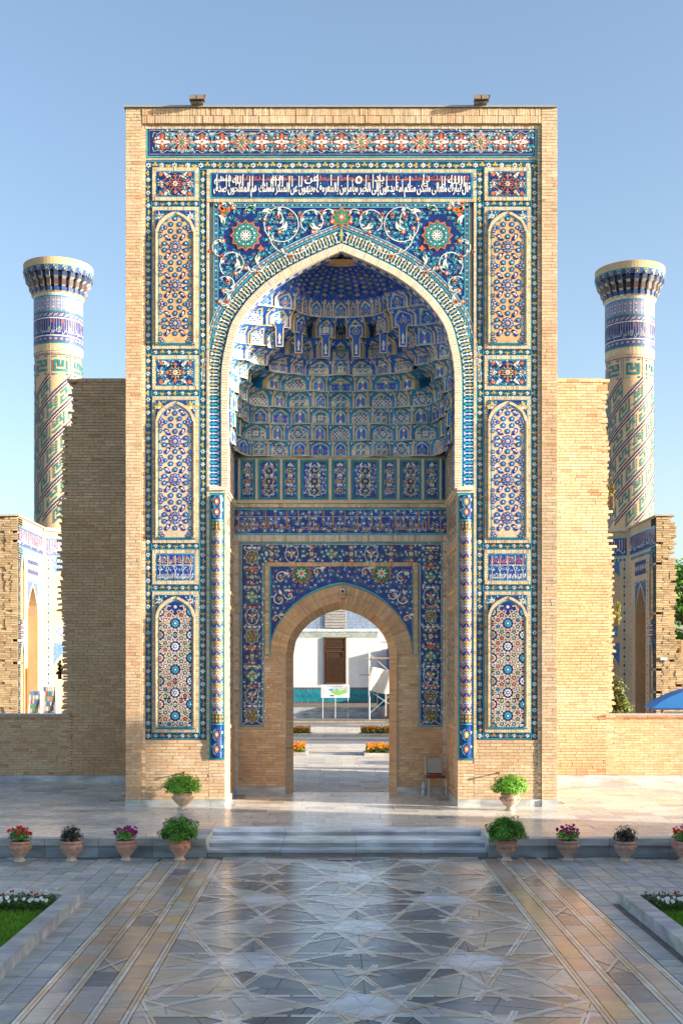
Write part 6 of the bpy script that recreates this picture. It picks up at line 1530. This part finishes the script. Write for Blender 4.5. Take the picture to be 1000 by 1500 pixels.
P.poly([(-.35, z0+.52), (-.15, z0+.5), (-.05, z0+.42), (-.35, z0+.4)], (.05, .3, .7), 2); P.ngon(.08, z0+.48, .05, 6, (.05, .3, .7), 2); P.rect(-.5, z1-.1, .5, z1-.06, (.2, .3, .5), 1); P.rect(-.3, z0+.08, -.08, z0+.16, (.1, .1, .1), 1)
for k in range(6): P.rect(-w2+.08, z0+.2+k*.07, -w2+.2+.03*(k % 3), z0+.22+k*.07, (.3, .35, .4), 1)
m1.build('printed_map', M_PAINT, bd)
for xx in (-.93, .0, .93): m1 = MB(); m1.tube([(xx*w2/1.0*.95, 0, -.0), (xx*w2*.95, 0, z0)], .02, (.5, .52, .53)); m1.build('leg', M_PAINT, bd)
# scaffolding with cloth
Y = 41.5; sf = thing('scaffold', 'thin metal scaffold frame at the right of the doorway view', 'scaffold', (WP(541, 0, Y)[0], Y, 0)); f = lambda px, py: (WP(px, 0, Y)[0]-WP(541, 0, Y)[0], WP(0, py, Y)[1])
m1 = MB(); x, z = f(541, 950); m1.tube([(x, 0, 0), (x, 0, z)], .035, (.5, .52, .54)); m1.tube([(x+2.2, 0, 0), (x+2.2, 0, z)], .035, (.5, .52, .54)); m1.tube([(x, 1.5, 0), (x, 1.5, z)], .03, (.5, .52, .54)); m1.build('upright_poles', M_PAINT, sf)
m1 = MB()
for (a, b, c, d) in ((541, 958, 572, 985), (541, 1012, 575, 1035), (541, 1045, 575, 1015)):
    p, q = f(a, b), f(c, d); m1.tube([(p[0], .05, p[1]), (q[0], .05, q[1])], .018, (.5, .52, .54))
m1.build('braces', M_PAINT, sf)
for py, a, b in ((964, 535, 580), (988.5, 526, 560)):
    p, q = f(a, py), f(b, py); m1 = MB(); m1.box(p[0], q[0], -.12, .1, p[1]-.03, p[1]+.03, (.48, .33, .22)); m1.build('plank', M_WOOD, sf)
cl = MB(); NX, NZ = 16, 10
for i in range(NX):
    for j in range(NZ):
        def g(i_, j_):
            u, v = i_/NX, j_/NZ; p = f(541+u*38, (976+u*8)*(1-v)+(1011+u*4)*v); return (p[0]+WP(541, 0, Y)[0], Y-.12-.10*sin(u*9+v*3)-.12*sin(v*pi), p[1]-.12*sin(u*pi)*v)
        cl.face([g(i, j), g(i+1, j), g(i+1, j+1), g(i, j+1)], (.66, .62, .54))
o = cl.build('hanging_cloth', M_CLOTH, None, smooth=True, label='cream cloth sheet hung over the scaffold beyond the doorway', cat='cloth')
# blue panel building at the right behind the scaffold (side of the hall)
m1 = MB(); m1.box(hx(556), 8, YH-2.5, YH-2.2, 0, .12, (.4, .3, .25)); m1.box(hx(566), hx(566)+.5, YH-3, YH, 0, 1.6, (.34, .19, .13)); m1.box(hx(566.5), hx(566.5)+.6, YH-.6, YH+.1, 1.6, hz(950), (.02, .03, .14)); m1.box(hx(554), hx(564), YH+.1, YH+.14, hz(1034), hz(1013), (.02, .2, .27)); m1.build('side_wing', M_BRK, hall)
# ================================================================== POTS AND PLANTS
def leaf_cloud(mb, n, cx, cy, cz, rx, ry, rz, s0, s1, cols, flat=-.3, r=R, shell=.55, lump=0):
    ph = [r.uniform(0, 6) for _ in range(4)]
    for i in range(n):
        a = r.uniform(0, 2*pi); u = r.uniform(flat, 1); q = sqrt(max(0, 1-u*u)); k = shell+(1-shell)*r.random()**.5
        k *= 1+lump*(sin(a*5+ph[0]+u*4)*.5+sin(a*3+ph[1]-u*6)*.5)
        c = Vector((cx+rx*q*cos(a)*k, cy+ry*q*sin(a)*k, cz+rz*u*k)); nrm = Vector((q*cos(a), q*sin(a), u+.3)).normalized()
        t = nrm.cross(Vector((r.uniform(-1, 1), r.uniform(-1, 1), r.uniform(-1, 1)))).normalized(); b = (nrm.cross(t)+nrm*r.uniform(-.6, .6)).normalized(); s_ = r.uniform(s0, s1); t *= s_; b *= s_*.6
        mb.face([tuple(c-t), tuple(c-b), tuple(c+t), tuple(c+b)], jit(r.choice(cols), .3, r))
GR1 = ((.15, .38, .03), (.23, .50, .05), (.10, .27, .02), (.30, .56, .08))
GR2 = ((.07, .21, .025), (.11, .30, .03), (.045, .13, .02), (.17, .38, .05))
def pot(px, py, z0, kind, label, hgt, wid, clay=(.50, .31, .21)):
    D = FPX*(CZ-z0)/(py-HY); x = CX+(px-VX)*D/FPX; y = CY+D
    t = thing('flower_pot', label, 'flower pot', (x, y, z0), 'clay flower pots before the portal')
    r_ = wid/2; H = hgt; b = MB()
    prof = [(.0, 0), (.50, 0), (.52, .06), (.36, .13), (.34, .2), (.62, .36), (.93, .58), (1.0, .68), (.96, .76), (.84, .82), (.82, .86), (.90, .88), (.93, .93), (.88, 1.0), (.76, 1.0), (.72, .88), (0, .86)]
    cols = [mixc(clay, (.62, .55, .45), max(0, .75-z*1.3)) for _, z in prof]
    b.lathe([(a*r_, c*H) for a, c in prof], 28, cols, wob=.012); b.build('pot', M_CLAY, t, smooth=True)
    d = MB()                                                  # raised leaf garland round the shoulder
    for k in range(9):
        a = k*2*pi/9; rr = r_*1.005
        f = lambda aa, zz_, q: ((rr*q)*cos(aa), (rr*q)*sin(aa), zz_*H)
        d.face([f(a-.33, .78, .95), f(a-.16, .66, 1.03), f(a, .60, 1.02), f(a, .70, 1.04)], mulc(clay, .8)); d.face([f(a, .70, 1.04), f(a, .60, 1.02), f(a+.16, .66, 1.03), f(a+.33, .78, .95)], mulc(clay, .95))
    d.build('garland', M_CLAY, t)
    s_ = MB(); s_.lathe([(r_*.74, H*.9), (0, H*.93)], 16, (.05, .035, .02)); s_.build('soil', M_SOIL, t)
    l_ = MB()
    if kind in ('bright', 'green'):
        cols = GR1 if kind == 'bright' else GR2; rx = wid*.84
        leaf_cloud(l_, 3800, 0, 0, H+.12, rx, rx*.85, .25, .014, .028, cols, -.45, shell=.58, lump=.22); leaf_cloud(l_, 500, 0, 0, H+.1, rx*.5, rx*.5, .18, .02, .03, ((.02, .06, .01),), -.5, shell=.3)
        for k in range(9): a = k*.7; l_.tube([(0, 0, H*.9), (.1*cos(a), .1*sin(a), H+.06), (rx*.7*cos(a), rx*.6*sin(a), H+.18)], .006, (.06, .1, .03), 4)
        l_.build('foliage', M_LEAF, t, kind='stuff')
    else:
        cols = {'red': ((.06, .2, .03), (.14, .32, .05)), 'magenta': ((.12, .3, .04), (.2, .4, .07)), 'dark': ((.03, .015, .025), (.05, .03, .04), (.08, .12, .03), (.02, .02, .02))}[kind]
        leaf_cloud(l_, 520, 0, 0, H+.06, r_*1.0, r_*.9, .14 if kind != 'dark' else .19, .016, .032, cols, -.2, shell=.3, lump=.2)
        for k in range(12): a = k*.53; l_.tube([(0, 0, H*.9), (r_*.6*cos(a), r_*.6*sin(a), H+R.uniform(.08, .2))], .005, (.06, .12, .03), 4)
        l_.build('foliage', M_LEAF, t, kind='stuff')
        if kind != 'dark':
            f_ = MB(); c0 = (.75, .03, .03) if kind == 'red' else (.38, .01, .20)
            for i in range(34 if kind == 'red' else 40):
                a = R.uniform(0, 6.28); q = R.random()**.5*r_*1.05; z = H+.10+R.uniform(0, .16)*(1.3-q/r_*.6); x1, y1 = q*cos(a), q*sin(a)*.8-.03; s_ = R.uniform(.022, .036); n = 10; tl = R.uniform(-.5, .5)
                c = jit(c0, .2) if R.random() < .85 else jit((.8, .25, .3), .1)
                f_.face([(x1+s_*(1 if j % 2 else .6)*cos(j*2*pi/n), y1-.01+s_*.4*tl*cos(j), z+s_*(1 if j % 2 else .6)*sin(j*2*pi/n)) for j in range(n)], c); f_.face([(x1+s_*.3*cos(j*pi/2), y1-.014, z+s_*.3*sin(j*pi/2)) for j in range(4)], mulc(c, .4))
            f_.build('blossoms', M_PET, t, kind='stuff')
pot(267.5, 1185, 0, 'bright', 'sunlit clay pot of bright green basil against the left foot of the portal', .34, .44, (.58, .40, .26))
pot(746.5, 1187, 0, 'bright', 'clay pot of bright green basil against the right foot of the portal', .35, .42, (.46, .26, .19))
pot(29.5, 1262, ZP, 'red', 'leftmost clay pot with red petunias below the terrace edge', .34, .38, (.42, .24, .17))
pot(105, 1261.5, ZP, 'dark', 'clay pot of dark purple basil between the red and the magenta petunias', .34, .38, (.45, .26, .18))
pot(184.5, 1260.5, ZP, 'magenta', 'clay pot of magenta petunias left of the steps, beside the big green one', .34, .37, (.45, .24, .17))
pot(263, 1260, ZP, 'green', 'reddish clay pot with a wide green basil bush at the left end of the steps', .345, .375, (.50, .22, .15))
pot(741.5, 1261, ZP, 'green', 'brown clay pot with a wide green basil bush at the right end of the steps', .36, .38, (.36, .20, .15))
pot(831, 1261, ZP, 'magenta', 'clay pot with a few magenta petunias right of the steps', .345, .385, (.38, .22, .17))
pot(915, 1262, ZP, 'dark', 'clay pot of dark purple basil right of the steps near the lawn corner', .345, .385, (.40, .25, .2))
pot(1001, 1262, ZP, 'red', 'clay pot with red flowers cut by the right edge of the picture', .345, .385, (.42, .2, .15))
# ------------------------------------------------------------------ chair, bottle
cx, cy = WP(637.5, 0, 1.78)[0], 1.78
ch_ = thing('chair', 'metal framed chair with pale padded back against the shaded wall right of the door', 'chair', (cx, cy, 0)); ch_.rotation_euler = (0, 0, radians(6))
ST = (.45, .45, .46)
for s in (-1, 1):
    m1 = MB(); m1.tube([(s*.20, -.24, 0), (s*.19, -.20, .42), (s*.19, -.18, .44)], .012, ST); m1.build('leg', M_MET, ch_)
    m1 = MB(); m1.tube([(s*.21, .24, 0), (s*.185, .16, .44), (s*.19, .20, .66), (s*.20, .24, .88)], .013, ST); m1.build('leg', M_MET, ch_)
m1 = MB(); m1.box(-.2, .2, -.2, .19, .43, .475, (.09, .05, .04)); m1.build('seat', M_PAINT, ch_)
m1 = MB(); m1.prism([(-.17, .52), (.17, .52), (.185, .84), (.12, .875), (-.12, .875), (-.185, .84)], -.02, .02, (.50, .48, .43), lambda a, b, c: (a, .17+(b-.5)*.16+c, b)); m1.build('backrest', M_CLOTH, ch_)
m1 = MB(); m1.box(-.17, .17, .15, .18, .49, .515, (.08, .05, .04)); m1.build('back_rail', M_MET, ch_)
it = thing('red_cloth', 'small folded red cloth lying on the chair seat', 'cloth', (cx-.03, cy-.05, .476)); m1 = MB(); m1.box(-.09, .07, -.07, .06, 0, .02, (.6, .04, .02)); m1.box(-.05, .1, -.04, .05, .021, .035, (.65, .08, .03)); m1.build('folds', M_CLOTH, it)
bt = thing('water_bottle', 'clear plastic water bottle standing on the floor left of the chair', 'bottle', (WP(620, 0, 2.05)[0], 2.05, .0))
m1 = MB(); m1.lathe([(0, 0), (.045, 0), (.047, .05), (.043, .12), (.047, .2), (.04, .25), (.018, .29), (.018, .31)], 16, (.45, .55, .62)); m1.build('body', M_PAINT, bt, smooth=True); m1 = MB(); m1.lathe([(.0475, .11), (.0475, .19)], 16, (.25, .42, .6)); m1.build('wrap', M_PAINT, bt); m1 = MB(); m1.lathe([(.02, .30), (.02, .33), (0, .33)], 12, (.3, .5, .7)); m1.build('cap', M_PAINT, bt)
# ------------------------------------------------------------------ things fixed to the portal
def floodlight(px, label):
    g = thing('floodlight', label, 'floodlight', (X(px), -.18, Z(157)), 'floodlights on the roof edge')
    m1 = MB(); m1.box(-.155, .155, -.08, .04, .03, .125, (.09, .07, .06)); m1.v = [(x+z*.3, y-z*.2, z) for x, y, z in m1.v]; m1.build('lamp_body', M_PAINT, g)
    m1 = MB()
    for s in (-1, 1): m1.box(s*.08-.07, s*.08+.07, -.115, -.09, .04, .115, (.24, .20, .15))
    m1.build('lamp_glass', M_PAINT, g); m1 = MB(); m1.box(-.13, .13, -.04, .30, -.0, .03, (.2, .18, .15)); m1.box(-.02, .02, -.0, .04, .0, .06, (.2, .18, .15)); m1.build('bracket', M_PAINT, g)
floodlight(290, 'twin floodlight on the roof edge of the portal, left one'); floodlight(702, 'twin floodlight on the roof edge of the portal, right one')
for i, (px, py, lab) in enumerate(((270, 1132, 'short rusty iron peg in the brickwork above the left basil pot'), (728, 1132.5, 'short rusty iron peg in the brickwork above the right basil pot'))):
    g = thing('wall_peg', lab, 'peg', (X(px), 0, Z(py))); m1 = MB(); m1.tube([(0, .02, 0), (0, -.16, .01)], .016, (.12, .06, .04)); m1.build('rod', M_PAINT, g); m1 = MB(); m1.lathe([(.0, -.01), (.03, -.01), (.03, .01), (0, .01)], 10, (.15, .08, .05)); m1.v = [(x, -.16+z, .01+y) for x, y, z in m1.v]; m1.build('head', M_PAINT, g)
g = thing('drain_spout', 'small dark metal spout sticking out of the left side of the portal near its top', 'spout', (-4.5, .5, Z(301))); m1 = MB(); m1.box(-.07, .02, -.05, .05, -.03, .04, (.12, .10, .1)); m1.build('pipe', M_PAINT, g); m1 = MB(); m1.box(-.09, -.071, -.06, .06, -.04, .05, (.1, .09, .09)); m1.build('lip', M_PAINT, g)
# ------------------------------------------------------------------ postcard racks, canopy
def rack(px0, px1, pyt, Y, label, rows):
    x0, x1 = WP(px0, 0, Y)[0], WP(px1, 0, Y)[0]; zt = WP(0, pyt, Y)[1]; xm = (x0+x1)/2; w2 = (x1-x0)/2
    g = thing('postcard_rack', label, 'display rack', (xm, Y, 0))
    for s in (-1, 1): m1 = MB(); m1.tube([(s*(w2+.08), -.25, 0), (s*w2*.9, 0, zt)], .02, (.66, .64, .6)); m1.build('leg', M_PAINT, g)
    m1 = MB(); m1.tube([(0, .4, 0), (0, 0, zt)], .02, (.66, .64, .6)); m1.build('prop', M_PAINT, g)
    zb0 = .55; m1 = MB(); m1.box(-w2, w2, -.02, .02, zb0, zt, (.45, .40, .33)); m1.build('board', M_WOOD, g); m1 = MB(); n = rows; h = (zt-zb0)/n
    for j in range(n):
        k = 0; x = -w2+.03
        while x < w2-.08: ww = R.uniform(.05, .08); m1.box(x, min(w2, x+ww-.012), -.035, -.021, zb0+j*h+.015, zb0+(j+1)*h-.01, R.choice(((.65, .3, .06), (.1, .2, .5), (.6, .5, .35), (.55, .1, .08), (.1, .35, .2), (.7, .7, .65), (.2, .35, .5)))); x += ww
    m1.build('postcards', M_PAINT, g, kind='stuff')
rack(44, 60, 1012, 14.0, 'white easel of colourful leaflets in front of the left brick hall', 11)
rack(64, 83, 1006, 13.2, 'board with rows of postcards beside the shaded wing wall on the left', 11)
Y = 8.5; x0 = WP(955, 0, Y)[0]; g = thing('canopy', 'blue curved canopy roof showing over the right low wall', 'canopy', (x0, Y, 0))
def cz_(u): return WP(0, 1037-26*sin(min(1, u/1.25)*pi/2)**.85, Y)[1]
m1 = MB(); n = 14
for i in range(n):
    a, b = 3.6*i/n, 3.6*(i+1)/n; fz = lambda u: WP(0, 1037, Y)[1]+(.62)*sin(min(u, 3.6-u)/1.8*pi/2)**.8
    m1.face([(a, 0, fz(a)), (b, 0, fz(b)), (b, 1.0, fz(b)), (a, 1.0, fz(a))], (.02, .18, .52)); m1.face([(a, 0, fz(a)), (b, 0, fz(b)), (b, 0, WP(0, 1037, Y)[1]-.03), (a, 0, WP(0, 1037, Y)[1]-.03)], (.02, .16, .48))
m1.build('roof', M_PAINT, g, smooth=False); zq = WP(0, 1037, Y)[1]
m1 = MB(); m1.box(0, 3.6, -.03, .03, zq-.06, zq-.0, (.02, .07, .2)); m1.build('edge_beam', M_PAINT, g)
for xx, yy in ((.3, .1), (1.2, .1), (2.6, .1), (.3, .9), (2.6, .9)): m1 = MB(); m1.tube([(xx, yy, 0), (xx, yy, zq-.03)], .04, (.3, .32, .35)); m1.build('post', M_PAINT, g)
m1 = MB(); m1.box(.5, 2.4, .3, .8, 0, zq-.15, (.5, .42, .33)); m1.build('counter', M_WOOD, g)
# ------------------------------------------------------------------ trees and shrubs
def tree(x, y, h, rx, label, cols, lumps=26, leaves=420, seed=1, trunk=.22, crown_lo=.35, ls=(.06, .13)):
    r = random.Random(seed); t = thing('tree', label, 'tree', (x, y, 0)); tk = MB(); tk.tube([(0, 0, 0), (.1, .05, h*.25), (-.05, 0, h*.5), (.05, .05, h*.8)], [trunk, trunk*.8, trunk*.6, trunk*.25], (.10, .07, .045), 8)
    tips = []
    for i in range(lumps):
        a = r.uniform(0, 6.28); u = r.uniform(crown_lo, 1); q = rx*r.uniform(.2, .85)*sin(min(1, (1.05-u)/(1.05-crown_lo)+.25)*pi*.62); p = (q*cos(a), q*sin(a), h*u*.93); tips.append(p)
        tk.tube([(0, 0, h*min(.75, u*.7)), (p[0]*.5, p[1]*.5, h*min(.8, u*.8)), p], [trunk*.35, trunk*.2, trunk*.08], (.10, .07, .045), 5)
    tk.build('trunk', M_BARK, t); cr = MB()
    for p in tips: rr = rx*r.uniform(.22, .42); leaf_cloud(cr, leaves, p[0], p[1], p[2], rr, rr, rr*.75, ls[0], ls[1], cols, -.8, r, shell=.35, lump=.25)
    cr.build('crown', M_LEAF, t, kind='stuff'); return t
tree(17.0, 31, 8.2, 2.3, 'green leafy tree behind the end wall of the right brick hall', GR2, 30, 420, 3)
tree(WP(12, 0, 34)[0], 34, WP(0, 738, 34)[1]+.2, 1.1, 'treetop showing above the roof of the left ruined hall', ((.04, .10, .04), (.06, .14, .05)), 14, 160, 9, .12, .6)
def shrub(px, py_b, w_, h, Y, label, cols, name='juniper_shrub', n=2600, ls=(.03, .06), z0=0):
    x = WP(px, 0, Y)[0]; t = thing(name, label, 'shrub', (x, Y, z0)); r = random.Random(int(px)); c = MB(); tk = MB(); tk.tube([(0, 0, 0), (0, 0, h*.7)], [.06, .02], (.1, .07, .04), 6)
    for k in range(18):
        u = r.random(); a = r.uniform(0, 6.28); q = w_*(1-u*.8)*r.uniform(.3, .75); tk.tube([(0, 0, h*u*.6), (q*cos(a), q*sin(a), h*(.2+u*.68))], [.02, .008], (.1, .07, .04), 4); rr = w_*r.uniform(.18, .3)
        leaf_cloud(c, n//18, q*cos(a), q*sin(a), h*(.15+u*.75), rr, rr, rr*1.3, ls[0], ls[1], cols, -.9, r, shell=.2, lump=.35)
    tk.build('stem', M_BARK, t); c.build('foliage', M_LEAF, t, kind='stuff')
JC = ((.12, .16, .03), (.20, .22, .05), (.06, .10, .02), (.28, .28, .08))
shrub(907, 1043, .95, WP(0, 985, 7.3)[1]-.1, 7.3, 'yellowish green juniper behind the right low wall at the wing wall corner', JC, n=9000, ls=(.02, .05))
shrub(904, 900, .22, .7, 6.3, 'small yellow green plant growing halfway up the ragged edge of the right wing wall', ((.3, .3, .05), (.18, .24, .05)), 'wall_plant', 260, (.02, .04), WP(0, 915, 6.3)[1])
shrub(896, 720, .16, .9, 5.4, 'dry yellowish tuft growing near the top of the ragged edge of the right wing wall', ((.3, .26, .05), (.2, .22, .05)), 'wall_plant', 260, (.02, .04), WP(0, 745, 5.4)[1])
shrub(88, 980, .16, .55, 5.4, 'small dark plant growing from the ragged edge of the left wing wall', ((.07, .09, .03), (.2, .16, .05)), 'wall_plant', 200, (.02, .04), WP(0, 995, 5.4)[1])
# ------------------------------------------------------------------ unseen hall added out of frame on the right to cast shade on the plaza
g = thing('added_shade_hall', 'long plain brick hall added out of view on the right to shade the plaza', 'building', (16, -7.55, 0))
m1 = MB(); m1.box(0, 9, -34, 0, -.4, 8.6, (.46, .34, .21)); m1.build('wall', M_BRK, g); m1 = MB(); m1.box(-.15, 9.2, -34.2, .15, 8.61, 8.85, (.4, .3, .2)); m1.build('roof', M_BRK, g)
for k in range(6): m1 = MB(); m1.box(-.03, 0, -5-k*5.2, -3-k*5.2, .2, 3.4, (.12, .06, .03)); m1.build('door', M_WOOD, g)
